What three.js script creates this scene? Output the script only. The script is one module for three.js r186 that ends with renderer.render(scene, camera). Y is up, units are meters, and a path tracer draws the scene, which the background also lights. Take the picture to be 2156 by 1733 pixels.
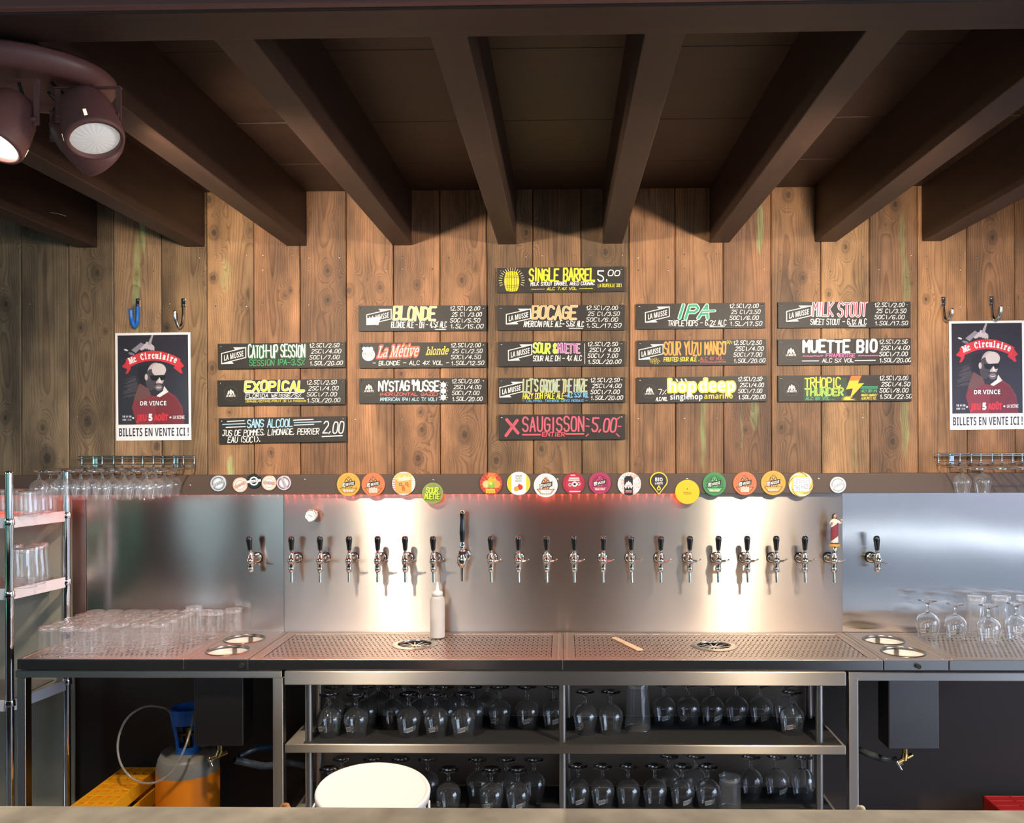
import * as THREE from 'three';
import { mergeGeometries, toCreasedNormals } from 'three/addons/utils/BufferGeometryUtils.js';
import { RoundedBoxGeometry } from 'three/addons/geometries/RoundedBoxGeometry.js';
import { RectAreaLightUniformsLib } from 'three/addons/lights/RectAreaLightUniformsLib.js';

// ---------------------------------------------------------------- camera, sky, large lights, exposure
RectAreaLightUniformsLib.init();
const W = 2156, H = 1733, FOCAL = 1800;
const scene = new THREE.Scene();
const camera = new THREE.PerspectiveCamera((2 * Math.atan(H / 2 / FOCAL) * 180) / Math.PI, W / H, 0.05, 80);
camera.rotation.order = 'YXZ';
camera.position.set(0, 1.65, 3.33);
camera.rotation.set(0, 0.0185, -0.0035);
camera.setViewOffset(W, H, -74, -61.5, W, H);
camera.updateMatrixWorld(true); camera.updateProjectionMatrix();

const renderer = new THREE.WebGLRenderer({ antialias: true });
renderer.toneMapping = THREE.LinearToneMapping;
renderer.toneMappingExposure = 1.0;
renderer.shadowMap.enabled = true;

{ // even bright overcast sky, a little brighter overhead
  const w = 64, h = 32, d = new Float32Array(w * h * 4);
  for (let y = 0; y < h; y++) for (let x = 0; x < w; x++) {
    const e = Math.max(0, (y / (h - 1)) * 2 - 1), i = (y * w + x) * 4;
    const v = 2.2 + 0.7 * e;
    d[i] = v * 0.75; d[i + 1] = v * 0.94; d[i + 2] = v * 1.22; d[i + 3] = 1;
  }
  const t = new THREE.DataTexture(d, w, h, THREE.RGBAFormat, THREE.FloatType);
  t.mapping = THREE.EquirectangularReflectionMapping; t.magFilter = t.minFilter = THREE.LinearFilter; t.needsUpdate = true;
  scene.background = t; scene.backgroundIntensity = 2.8;
}
const sun = new THREE.DirectionalLight(new THREE.Color(0.88, 0.97, 1.0), 12); sun.position.set(5, 8, 6); sun.target.position.set(0, 0, 3); sun.castShadow = true; sun.shadow.radius = 1;
Object.assign(sun.shadow.camera, { left: -14, right: 14, top: 14, bottom: -14, far: 40 }); sun.shadow.mapSize.set(2048, 2048); scene.add(sun, sun.target);   // daylight on the hedges and paving outside
const LAMP = 2.8;          // candela scale of the halogen spots
const LED = 85;           // radiance scale of the red strip

// ---------------------------------------------------------------- helpers
const rand = (s => () => { s = (s + 0x6d2b79f5) | 0; let t = Math.imul(s ^ (s >>> 15), 1 | s); t = (t + Math.imul(t ^ (t >>> 7), 61 | t)) ^ t; return ((t ^ (t >>> 14)) >>> 0) / 4294967296; })(7);
const rr = (a, b) => a + (b - a) * rand();
const V = (x, y, z) => new THREE.Vector3(x, y, z);
const eye = camera.position.clone();
const ray = (px, py) => V((px / W) * 2 - 1, 1 - (py / H) * 2, 0.5).unproject(camera).sub(eye);
const at = (px, py, z = 0) => { const d = ray(px, py); return eye.clone().addScaledVector(d, (z - eye.z) / d.z); };   // point of the plane z seen at that pixel
const atY = (px, py, y) => { const d = ray(px, py); return eye.clone().addScaledVector(d, (y - eye.y) / d.y); };       // point of the level y seen at that pixel
const X = (px, z, y = 1.65) => { let p = at(px, 928, z); return p.x; };

const taken = {};
const numbered = n => { const k = taken[n] = (taken[n] ?? -1) + 1; return k ? n + '_' + String(k).padStart(3, '0') : n; };
function shade(o) { o.traverse(m => { if (m.isMesh) { m.castShadow = true; m.receiveShadow = true; } }); return o; }
function thing(name, label, category, pos = [0, 0, 0], group) {
  const o = new THREE.Group(); o.name = numbered(name); o.position.set(...pos); o.userData = { label, category };
  if (group) o.userData.group = group;
  scene.add(o); return o;
}
function part(name, geo, mat, parent, label) {
  const m = new THREE.Mesh(Array.isArray(geo) ? merge(geo) : geo, mat); m.name = name; m.castShadow = m.receiveShadow = true;
  if (label) m.userData.label = label;
  parent.add(m); return m;
}
function single(name, label, category, geo, mat, group) {
  const m = part(numbered(name), geo, mat, scene, label); m.userData.category = category; if (group) m.userData.group = group; return m;
}
function struct(name, geo, mat, kind = 'structure') { const m = part(name, geo, mat, scene); m.userData.kind = kind; return m; }
function copyOf(o, pos, label, group, turn) {
  const c = o.clone(); c.name = numbered(o.name.replace(/_\d{3}$/, '')); c.userData = { ...o.userData }; c.position.copy(pos);
  if (label) c.userData.label = label; if (group) c.userData.group = group; if (turn !== undefined) c.rotation.y = turn;
  scene.add(c); return c;
}
function merge(list) {
  const flat = list.map(g => { const c = g.index ? g.toNonIndexed() : g; for (const k of Object.keys(c.attributes)) if (!['position', 'normal', 'uv'].includes(k)) c.deleteAttribute(k);
    if (!c.attributes.uv) c.setAttribute('uv', new THREE.BufferAttribute(new Float32Array(c.attributes.position.count * 2), 2)); return c; });
  return mergeGeometries(flat);
}
const box = (x0, x1, y0, y1, z0, z1) => new THREE.BoxGeometry(Math.abs(x1 - x0), Math.abs(y1 - y0), Math.abs(z1 - z0)).translate((x0 + x1) / 2, (y0 + y1) / 2, (z0 + z1) / 2);
const rbox = (x0, x1, y0, y1, z0, z1, r = 0.002, s = 1) => new RoundedBoxGeometry(Math.abs(x1 - x0), Math.abs(y1 - y0), Math.abs(z1 - z0), s, r).translate((x0 + x1) / 2, (y0 + y1) / 2, (z0 + z1) / 2);
const cyl = (r0, r1, h, seg = 20, x = 0, y = 0, z = 0) => new THREE.CylinderGeometry(r1, r0, h, seg).translate(x, y + h / 2, z);
const lathe = (pts, seg = 28) => new THREE.LatheGeometry(pts.map(p => new THREE.Vector2(p[0], p[1])), seg);
const tube = (pts, r, seg = 24, rad = 8, closed = false) => new THREE.TubeGeometry(new THREE.CatmullRomCurve3(pts.map(p => p.isVector3 ? p : V(...p)), closed, 'centripetal'), seg, r, rad, closed);
function rod(a, b, r, seg = 8) {
  const d = b.clone().sub(a), g = new THREE.CylinderGeometry(r, r, d.length(), seg);
  g.applyQuaternion(new THREE.Quaternion().setFromUnitVectors(V(0, 1, 0), d.normalize())); return g.translate((a.x + b.x) / 2, (a.y + b.y) / 2, (a.z + b.z) / 2);
}
function uvBox(g, s = 1) { // uv in metres on the dominant plane of each face
  const p = g.attributes.position, n = g.attributes.normal, u = new Float32Array(p.count * 2);
  for (let i = 0; i < p.count; i++) {
    const a = [Math.abs(n.getX(i)), Math.abs(n.getY(i)), Math.abs(n.getZ(i))], m = a.indexOf(Math.max(...a));
    u[i * 2] = (m === 0 ? p.getZ(i) : p.getX(i)) * s; u[i * 2 + 1] = (m === 1 ? p.getZ(i) : p.getY(i)) * s;
  }
  g.setAttribute('uv', new THREE.BufferAttribute(u, 2)); return g;
}
// value noise
const hash = (x, y, s) => { let h = Math.imul(x, 374761393) ^ Math.imul(y, 668265263) ^ Math.imul(s, 1274126177); h = Math.imul(h ^ (h >>> 13), 1274126177); return ((h ^ (h >>> 16)) >>> 0) / 4294967296; };
function noise(x, y, s = 0) {
  const ix = Math.floor(x), iy = Math.floor(y); let fx = x - ix, fy = y - iy; fx = fx * fx * (3 - 2 * fx); fy = fy * fy * (3 - 2 * fy);
  const a = hash(ix, iy, s), b = hash(ix + 1, iy, s), c = hash(ix, iy + 1, s), d = hash(ix + 1, iy + 1, s);
  return a + (b - a) * fx + (c - a) * fy + (a - b - c + d) * fx * fy;
}
const fbm = (x, y, s, o = 4) => { let v = 0, a = 0.5; for (let i = 0; i < o; i++) { v += a * noise(x, y, s + i); x *= 2.03; y *= 2.03; a *= 0.5; } return v; };
function pixelTexture(w, h, f, srgb = true) { // f(u, v, out) with v up, out 0..255
  const d = new Uint8Array(w * h * 4), o = [0, 0, 0];
  for (let y = 0; y < h; y++) for (let x = 0; x < w; x++) { f((x + 0.5) / w, (y + 0.5) / h, o); const i = (y * w + x) * 4; d[i] = o[0]; d[i + 1] = o[1]; d[i + 2] = o[2]; d[i + 3] = 255; }
  const t = new THREE.DataTexture(d, w, h); t.magFilter = t.minFilter = THREE.LinearFilter; t.wrapS = t.wrapT = THREE.RepeatWrapping;
  if (srgb) t.colorSpace = THREE.SRGBColorSpace; t.needsUpdate = true; return t;
}
const std = (color, roughness = 0.6, metalness = 0, more = {}) => new THREE.MeshStandardMaterial({ color, roughness, metalness, ...more });
const phys = (color, roughness, metalness, more = {}) => new THREE.MeshPhysicalMaterial({ color, roughness, metalness, ...more });

// ---------------------------------------------------------------- materials
const scratch = pixelTexture(512, 512, (u, v, o) => { o[0] = o[1] = o[2] = 90 + 90 * noise(u * 6, v * 400, 3) + 60 * noise(u * 2, v * 140, 5); }, false);
const scratchUp = pixelTexture(512, 512, (u, v, o) => { o[0] = o[1] = o[2] = 90 + 90 * noise(u * 400, v * 6, 3) + 60 * noise(u * 140, v * 2, 5); }, false);
// dried splashes and rub marks: dull spots with an outline of their own
const splash = pixelTexture(1024, 512, (u, v, o) => {
  let r = 0.355 + 0.05 * (fbm(u * 14, v * 5, 11) - 0.5) + 0.03 * (noise(u * 3, v * 260, 4) - 0.5);
  const cx = Math.floor(u * 60), cy = Math.floor(v * 30), hx = hash(cx, cy, 8), hy = hash(cx, cy, 9);
  if (hash(cx, cy, 10) > 0.72) { const dx = u * 60 - cx - 0.2 - 0.6 * hx, dy = (v * 30 - cy - 0.2 - 0.6 * hy) * (1 + 0.6 * hx); if (dx * dx + dy * dy < 0.012 * (0.3 + hx)) r += 0.025; }
  o[0] = o[1] = o[2] = Math.max(0, Math.min(255, r * 255));
}, false);
const M = {
  steelUp: phys(0xc2b8ae, 1.0, 1, { roughnessMap: splash, anisotropy: 1, anisotropyRotation: Math.PI / 2, bumpMap: scratch, bumpScale: 0.00001 }),
  steelLeft: phys(0xc2b8ae, 0.6, 1, { roughnessMap: splash, anisotropy: 1, anisotropyRotation: Math.PI / 2, bumpMap: scratch, bumpScale: 0.00001 }),
  steelAcross: phys(0xc2b8ae, 0.5, 1, { roughnessMap: splash, anisotropy: 0.97, anisotropyRotation: 0, bumpMap: scratchUp, bumpScale: 0.00001 }),
  steel: std(0xb8b0a8, 0.34, 1, { bumpMap: scratch, bumpScale: 0.00001 }),
  steelRail: phys(0xc4bbb0, 0.4, 1, { anisotropy: 0.95, anisotropyRotation: Math.PI / 2 }),
  steelDark: std(0x8f8a84, 0.28, 1),
  chrome: std(0xe4e2de, 0.07, 1),
  nickel: std(0xcfc8bf, 0.16, 1),
  wire: std(0xd8d8d6, 0.12, 1),
  aluminium: std(0xd8d8de, 0.5, 0.0),
  blackPlastic: phys(0x0c0c0d, 0.28, 0, { clearcoat: 0.6, clearcoatRoughness: 0.1 }),
  rubber: std(0x1d1b1a, 0.75),
  brownPaint: std(0x4a3328, 0.55),
  trim: std(0x55443a, 0.5),
  dark: std(0x2b211c, 0.8),
  brass: std(0xb99a5b, 0.25, 1),
  glass: phys(0xffffff, 0.02, 0, { transmission: 0.988, thickness: 0.002, ior: 1.5 }),
  scuffed: phys(0xffffff, 0.03, 0, { transmission: 0.96, thickness: 0, ior: 1.8 }),
  scuffedBase: phys(0xffffff, 0.04, 0, { transmission: 0.9, thickness: 0, ior: 1.8 }),
  solidGlass: phys(0xffffff, 0.02, 0, { transmission: 1, thickness: 0.02, ior: 1.5 }),
  white: std(0xe9e6e2, 0.4),
  screw: std(0xc9bca6, 0.25, 1),
};
// ---------------------------------------------------------------- measured levels and planes (metres)
const Z_PANEL = 0.02, Z_TRIM = 0.05;
const Y_TRAY = at(1182, 1331, Z_PANEL).y;                 // counter level
const Z_FRONT = atY(1182, 1389, Y_TRAY).z;                // counter front edge
const Y_JOIST = at(1068, 515, 0).y, Y_CEIL = at(1180, 399, 0).y;
const Z_BEAM0 = atY(1078, 75, Y_JOIST).z, Z_BEAM1 = atY(1078, 13, Y_JOIST).z;
const Y_TRIM1 = at(1182, 998, Z_TRIM).y, Y_TRIM0 = at(1182, 1040, Z_TRIM).y;
const ROOM = { x: 3.7, z: 6.4, y: 2.95 };

// ---------------------------------------------------------------- planked back wall
const EDGES = [-262, -160, -55, 45, 145, 240, 340, 436, 535, 632, 730, 829, 927, 1026, 1123, 1225, 1326, 1423, 1524, 1625, 1730, 1832, 1934, 2038, 2139, 2240, 2340];
const KNOTS = [[185, 888, 15], [170, 690, 6], [222, 698, 4], [205, 575, 10], [450, 585, 7], [446, 775, 8], [447, 585, 6], [600, 622, 5], [612, 612, 4], [690, 570, 7], [690, 632, 6], [735, 612, 9], [800, 605, 7], [877, 600, 6], [972, 590, 8], [978, 915, 11], [1140, 945, 9],
  [571, 953, 6], [880, 965, 9], [1045, 970, 10], [888, 905, 8], [642, 782, 5], [693, 857, 5], [845, 787, 6], [482, 868, 5], [885, 868, 6], [1690, 585, 7], [1788, 652, 10], [1745, 620, 7], [1950, 630, 6], [12, 640, 9], [10, 880, 8], [90, 900, 9], [100, 965, 14], [330, 940, 12], [1275, 530, 9], [1108, 490, 8], [1660, 410, 9], [1780, 520, 7], [1885, 430, 8], [1645, 900, 7], [1880, 930, 9], [55, 480, 9], [1060, 430, 8], [350, 690, 6], [1570, 905, 5], [2090, 500, 8], [440, 420, 10], [450, 490, 9]];
const STAINS = [[288, 600, 9, 130, 0.75], [300, 480, 8, 60, 0.7], [475, 580, 14, 40, 0.35], [485, 985, 8, 30, 0.8], [1600, 480, 8, 60, 0.85], [1480, 900, 6, 110, 0.75], [1588, 870, 10, 40, 0.8], [1561, 890, 3, 80, 0.6], [1908, 600, 9, 70, 0.55], [1905, 880, 10, 90, 0.6], [1900, 500, 7, 60, 0.5], [1800, 960, 4, 40, 0.4]];
const wallBack = struct('wall_back', [box(-ROOM.x, ROOM.x, Y_TRIM0 - 0.05, 3.0, -0.12, -0.022)], std(0x241a14, 0.9));
{
  const y0 = Y_TRIM0 - 0.045, y1 = Y_CEIL + 0.015, h = y1 - y0;
  for (let k = 0; k + 1 < EDGES.length; k++) {
    const xa = X(EDGES[k], 0), xb = X(EDGES[k + 1], 0), w = xb - xa, s = 40 + k * 7;
    const warm = THREE.MathUtils.smoothstep((xa + xb) / 2, -2.2, -1.0);          // far-left planks coloured greyer, standing in for the daylight on them
    const tone = 0.85 + 0.3 * hash(k, 1, 5), red = hash(k, 2, 5), pith = 0.2 + 0.6 * hash(k, 3, 5);
    const mine = KNOTS.map(([px, py, r]) => { const p = at(px, py, 0); return [p.x - xa, p.y - y0, r * 0.00185]; }).filter(q => q[0] > -0.03 && q[0] < w + 0.03);
    for (let j = 0; j < 2; j++) mine.push([w * hash(k, 20 + j, 5), h * hash(k, 30 + j, 5), 0.004 + 0.003 * hash(k, 40 + j, 5), 1]);
    const green = STAINS.map(([px, py, rx, ry, a]) => { const p = at(px, py, 0); return [p.x - xa, p.y - y0, rx * 0.00185, ry * 0.00185, a]; }).filter(q => q[0] > -0.03 && q[0] < w + 0.03);
    const tex = pixelTexture(160, 1024, (u, v, o) => {
      const x = u * w, y = v * h;
      const drift = 0.10 * (fbm(y * 0.9, s, s, 2) - 0.5), bend = 0.012 * (noise(y * 3, x * 8, s + 3) - 0.5);
      let f = Math.hypot(x - w * pith + drift + bend, 0.018 + 0.05 * noise(y * 0.7, 1, s + 9)) * 150;
      f += 1.2 * noise(y * 2.2, x * 20, s + 4);
      let dark = 0, ring = 0;
      for (const [kx, ky, r, kr] of mine) {
        const dx = (x - kx) * 1.1, dy = (y - ky) * 0.75, d = Math.hypot(dx, dy) / r, wgt = Math.exp(-d * d * 0.09);
        if (d > 9) continue;
        f = f * (1 - wgt) + (d * 2.6 + 0.7 * noise(x * 90, y * 90, s)) * wgt;
        if (d < 0.9) dark = Math.max(dark, (kr ? 0.2 : 0.42) * (1 - THREE.MathUtils.smoothstep(d, 0.35, 0.9)) * (0.6 + 0.7 * noise(x * 300, y * 300, s + 2)));
        ring = Math.max(ring, (kr ? 0.08 : 0.18) * Math.exp(-Math.pow((d - 1.15) * 2.6, 2)));
      }
      const e = f - Math.floor(f), late = Math.pow(e, 3) * (e > 0.93 ? (1 - e) / 0.07 : 1);
      const fibre = noise(x * 900, y * 14, s + 5) - 0.5, fine = noise(x * 2200, y * 40, s + 6) - 0.5, patch = fbm(x * 12, y * 2.6, s + 7, 4) - 0.5, mott = fbm(x * 40, y * 16, s + 8, 3) - 0.5;
      let l = tone * (1 - 0.26 * late + 0.13 * fibre + 0.08 * fine + 0.8 * patch + 0.24 * mott) * (1 - dark) * (1 - ring);
      let r = 143 - 3 * red, g = 111 - 12 * red, b = 76 - 7 * red;
      r = r * warm + 136 * (1 - warm); g = g * warm + 117 * (1 - warm); b = b * warm + 92 * (1 - warm);
      if (late > 0.3) { g *= 0.96; b *= 0.92; }
      for (const [gx, gy, rx, ry, a] of green) {
        const dx = (x - gx + 0.006 * (noise(y * 30, 2, s) - 0.5)) / rx, dy = (y - gy) / ry, q = dx * dx + dy * dy;
        if (q < 1) { const m = a * Math.min(1, (1 - q) * 2.2) * (0.45 + 0.75 * noise(x * 160, y * 22, s + 12)); r += (146 - r) * m; g += (158 - g) * m; b += (104 - b) * m; }
      }
      l = Math.max(0.08, l); o[0] = Math.min(255, r * l); o[1] = Math.min(255, g * l); o[2] = Math.min(255, b * l);
    });
    const c = 0.0035, hw = w / 2 - 0.0012, prof = [[-hw, -0.021], [-hw, -c], [-hw + c, 0], [hw - c, 0], [hw, -c], [hw, -0.021]], pos = [], uv = [], proud = 0.003 * (hash(k, 7, 5) - 0.6);
    for (let i = 0; i < 5; i++) {
      const [ax, az] = prof[i], [bx, bz] = prof[i + 1], q = [[ax, y0, az], [bx, y0, bz], [bx, y1, bz], [ax, y0, az], [bx, y1, bz], [ax, y1, az]];
      for (const [x, y, z] of q) { pos.push(x + (xa + xb) / 2, y, z + proud); uv.push((x + w / 2) / w, (y - y0) / h); }
    }
    const g = new THREE.BufferGeometry(); g.setAttribute('position', new THREE.Float32BufferAttribute(pos, 3)); g.setAttribute('uv', new THREE.Float32BufferAttribute(uv, 2)); g.computeVertexNormals();
    part('plank', g, std(0xffffff, 0.62, 0, { map: tex, bumpMap: tex, bumpScale: 0.0012 }), wallBack);
  }
  const heads = [];
  for (const [py, e] of [[570, 1], [643, 1], [540, 0], [880, 1]]) for (let k = 3; k + 1 < EDGES.length - 2; k++) for (const s of [18, -16]) {
    if (hash(k, py, s + 40) < (e ? 0.35 : 0.15)) continue;
    const p = at(s > 0 ? EDGES[k] + s : EDGES[k + 1] + s, py + 8 * (hash(k, py, 3) - 0.5), 0);
    heads.push(new THREE.SphereGeometry(0.003, 8, 5).scale(1, 1, 0.6).translate(p.x, p.y, 0.0005));
  }
  const sc = part('screw_heads', heads, M.screw, wallBack); sc.userData.kind = 'stuff';
}
// dark boards under the counter and the dull sheet behind the glass rack
struct('wall_low', [box(-ROOM.x, ROOM.x, 0, Y_TRIM0 - 0.05, -0.12, -0.004)], std(0x33261f, 0.75, 0, { bumpMap: scratchUp, bumpScale: 0.0004 }));

// ---------------------------------------------------------------- ceiling with joists and header beam
const woodPaint = pixelTexture(512, 512, (u, v, o) => { const g = fbm(u * 5, v * 60, 21, 4) - 0.5, m = fbm(u * 9, v * 9, 25, 4) - 0.5, l = 1 + 0.35 * g + 0.35 * m; o[0] = 52 * l; o[1] = 34 * l; o[2] = 25 * l; });
const joistMat = std(0xffffff, 0.5, 0, { map: woodPaint, bumpMap: woodPaint, bumpScale: 0.0008 });
const ceilMat = joistMat;
const ceiling = struct('ceiling', [box(-ROOM.x, ROOM.x, 3.0, 3.12, -0.2, ROOM.z + 0.2)], std(0x8d8078, 0.8));
{
  const cuts = [0, atY(1182, 341, Y_CEIL).z, 0.72, 1.2, Z_BEAM0];
  for (let i = 0; i < 4; i++) part('ceiling_board', uvBox(rbox(-ROOM.x, ROOM.x, Y_CEIL, Y_CEIL + 0.025, cuts[i] + 0.001, cuts[i + 1] - 0.001, 0.002)), ceilMat, ceiling);
  const JOISTS = [[-277, -238], [-53, -12], [166, 207], [392, 433], [606, 647], [828, 869], [1050, 1089], [1270, 1312], [1495, 1537], [1717, 1763], [1942, 1985], [2167, 2208], [2390, 2432]];
  for (const [a, b] of JOISTS) { const g = uvBox(rbox(X(a, 0), X(b, 0), Y_JOIST, Y_CEIL + 0.01, 0.0, Z_BEAM0 + 0.03, 0.003).rotateY(Math.PI / 2)); g.rotateY(-Math.PI / 2); part('joist', g, joistMat, ceiling); }
  const bl = atY(0, 92, Y_JOIST), br = atY(2156, 62, Y_JOIST), slew = Math.atan2(br.z - bl.z, br.x - bl.x), zm = Z_BEAM1 - Z_BEAM0;
  part('header_beam', uvBox(rbox(-ROOM.x, ROOM.x, Y_JOIST - 0.002, 3.0, 0, zm, 0.005, 2)).rotateY(-slew).translate(0, 0, Z_BEAM0), joistMat, ceiling);
  part('daylit_beam_face', uvBox(rbox(-ROOM.x, ROOM.x, Y_JOIST + 0.001, 2.9, zm, zm + 0.018, 0.003)).rotateY(-slew).translate(0, 0, Z_BEAM0), std(0x7a4f48, 0.5), ceiling);  // front face of the beam, daylight on it put in as lighter pinkish colour
  // small bent nail left in the dark side of a joist
  const n = at(116, 452, 0.3);
  part('nail', [tube([[n.x, n.y, 0.33], [n.x + 0.012, n.y + 0.002, 0.31], [n.x + 0.03, n.y - 0.001, 0.285]], 0.0014, 8, 5)], M.screw, ceiling);
}
// ---------------------------------------------------------------- the customers' side of the room, with its openings, and what lies outside
{
  const floor = struct('floor', uvBox(box(-ROOM.x, ROOM.x, -0.1, 0, -0.12, ROOM.z)), std(0x5a5e66, 0.55, 0));
  const plaster = std(0x9a9692, 0.85), wood = std(0x6b5140, 0.7);
  // left wall: a door-high opening near the bar and a wider one further back; right wall: one long opening
  const side = (name, x, holes, mat) => {
    const s = x > 0 ? 1 : -1, g = []; let z = -0.12;
    for (const [z0, z1, y0, y1] of holes) { g.push(box(x, x + s * 0.12, 0, 3.0, z, z0)); if (y0 > 0) g.push(box(x, x + s * 0.12, 0, y0, z0, z1)); g.push(box(x, x + s * 0.12, y1, 3.0, z0, z1)); z = z1; }
    g.push(box(x, x + s * 0.12, 0, 3.0, z, ROOM.z)); return struct(name, g, mat);
  };
  side('wall_left', -ROOM.x, [[1.0, 1.5, 0, 2.3], [3.3, 3.7, 0, 2.35], [3.86, 4.2, 0, 2.35], [5.15, 6.25, 0, 2.35]], std(0x2e2a27, 0.7));
  side('wall_right', ROOM.x, [[0.9, 6.25, 0, 2.3]], plaster);
  struct('wall_front', [box(-ROOM.x, -3.6, 0, 3.0, ROOM.z, ROOM.z + 0.12), box(-3.6, 3.6, 2.35, 3.0, ROOM.z, ROOM.z + 0.12), box(-0.7, 0.7, 0, 2.35, ROOM.z, ROOM.z + 0.12), box(3.6, ROOM.x, 0, 3.0, ROOM.z, ROOM.z + 0.12), box(0.7, 2.0, 0, 0.9, ROOM.z, ROOM.z + 0.12)], wood);
  struct('ground', [new THREE.CircleGeometry(30, 40).rotateX(-Math.PI / 2).translate(0, -0.06, 3)], std(0x212c3a, 0.9));
  struct('added_pale_strip', [box(3.9, 16, -0.06, -0.03, 11.1, 12.5)], std(0xe4e8ee, 0.95));  // added unseen strip, sunlit ground put into its colour for the steel to mirror
  single('lavender_building', 'pale lavender rendered building far outside beyond the added pale strip', 'building', [box(3.6, 18, -0.06, 6, 17, 19)], std(0x918c98, 0.9));
  const leaf = std(0x4a8a70, 0.8), hedge = (x0, x1, z0, z1, hgt, label) => {
    const g = new THREE.BoxGeometry(x1 - x0, hgt, z1 - z0, 22, 12, 22), p = g.attributes.position;
    for (let i = 0; i < p.count; i++) { const x = p.getX(i), y = p.getY(i), z = p.getZ(i); p.setXYZ(i, x + 0.5 * (noise(y * 3, z * 3, 31) - 0.5), y + 0.5 * (noise(x * 2, z * 2, 32) - 0.5), z + 0.5 * (noise(x * 3, y * 3, 33) - 0.5)); }
    g.translate((x0 + x1) / 2, hgt / 2 - 0.2, (z0 + z1) / 2); g.computeVertexNormals();
    return single('hedge', label, 'hedge', g, leaf);
  };
  hedge(-9.4, -7.6, -1, 5.2, 2.0, 'clipped green hedge outside beyond the left wall openings');
  hedge(-10, -7.4, 6.1, 13.5, 4.6, 'tall green hedge outside beyond the far left corner');
  hedge(-6.6, 3.2, 12, 13.5, 2.2, 'clipped green hedge outside across the front yard');
}
// ---------------------------------------------------------------- hand lettering: pen strokes on a 4 x 6 grid
const PEN = { A: '002640 1232', B: '00063645443303 334241301000', C: '4536160501103041', D: '00062645412000', E: '46060040 0333', F: '460600 0333', G: '4536160501103041434323', H: '0006 4046 0343', I: '1610', J: '0646 3631201001', K: '0006 4603 0340', L: '060040', M: '0006234640', N: '00064046', O: '160501103041453616', P: '00063645443303', Q: '160501103041453616 2240', R: '00063645443303 1340', S: '453616050413334241301001', T: '0646 2620', U: '060110304146', V: '062046', W: '0610243046', X: '0640 4600', Y: '062346 2320', Z: '06460040',
  0: '160501103041453616', 1: '041620', 2: '05163645440040', 3: '05163645443323 334241301001', 4: '360242 3630', 5: '460604334241301001', 6: '4536160501103041423303', 7: '064620', 8: '2304051636454423 2342413010010223', 9: '433313040516364541301001', '.': '1011', ',': '1100', '-': '0343', '/': '0046', '%': '0046 0515 3141', "'": '2624', '(': '26141220', ')': '06242200', '!': '2622 2120', '&': '400405162635130201102042', ':': '2423 2120', '|': '2620', '_': '0040', l: '162130', '~': '0213223342' };
const CURVY = 'CGJOQSU03689&~()';
const NARROW = { I: 2, '.': 1.9, ',': 1.9, "'": 2, '!': 2, ' ': 2.4, '|': 2, 1: 2.2, '(': 2.4, ')': 2.4, ':': 2 };
function hand(g, text, x, y, w, h, c, lw, opt = {}) { // x, y = left top of the writing, fitted to w by h
  const adv = ch => (NARROW[ch] ?? 4) + (opt.gap ?? 1.3);
  let total = -(opt.gap ?? 1.3); for (const ch of text) total += adv(ch);
  const sx = w / total, sy = h / 6, run = (lw, c, dx = 0, dy = 0) => {
    g.lineCap = g.lineJoin = 'round'; g.strokeStyle = c; g.lineWidth = lw; let cx = 0, n = 0;
    for (const ch of text) {
      const code = PEN[ch] ?? PEN[ch.toUpperCase()] ?? ''; n++;
      const jy = (hash(n, text.length, 3) - 0.5) * h * (opt.jitter ?? 0.1), js = 1 + (hash(n, 7, text.length) - 0.5) * 0.12;
      for (const s of code.split(' ')) {
        const q = []; for (let i = 0; i + 1 < s.length; i += 2) q.push([x + dx + (cx + +s[i] + (opt.slant ?? 0.12) * +s[i + 1]) * sx, y + dy + jy + h - (+s[i + 1]) * sy * js + (opt.rise ?? 0) * cx * sx]);
        if (!q.length) continue; g.beginPath(); g.moveTo(...q[0]);
        if (CURVY.includes(ch) && q.length > 3) { for (let i = 1; i + 1 < q.length; i++) g.quadraticCurveTo(...q[i], (q[i][0] + q[i + 1][0]) / 2, (q[i][1] + q[i + 1][1]) / 2); g.lineTo(...q[q.length - 1]); } else for (let i = 1; i < q.length; i++) g.lineTo(...q[i]);
        g.stroke();
      }
      cx += adv(ch);
    }
  };
  if (opt.outline) run(lw + 2 * (opt.ow ?? 4), opt.outline);
  run(lw, c);
}
function typed(g, text, x, y, w, h, font, fill, outline, ow = 0) { // printed text fitted to a box
  g.save(); g.font = `${font.includes('bold') ? 'bold ' : ''}100px ${font.replace('bold ', '')}`; g.textBaseline = 'alphabetic';
  const m = g.measureText(text); g.translate(x, y + h); g.scale(w / m.width, h / 73);
  if (outline) { g.strokeStyle = outline; g.lineWidth = ow; g.lineJoin = 'round'; g.strokeText(text, 0, 0); }
  g.fillStyle = fill; g.fillText(text, 0, 0); g.restore();
}
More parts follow.
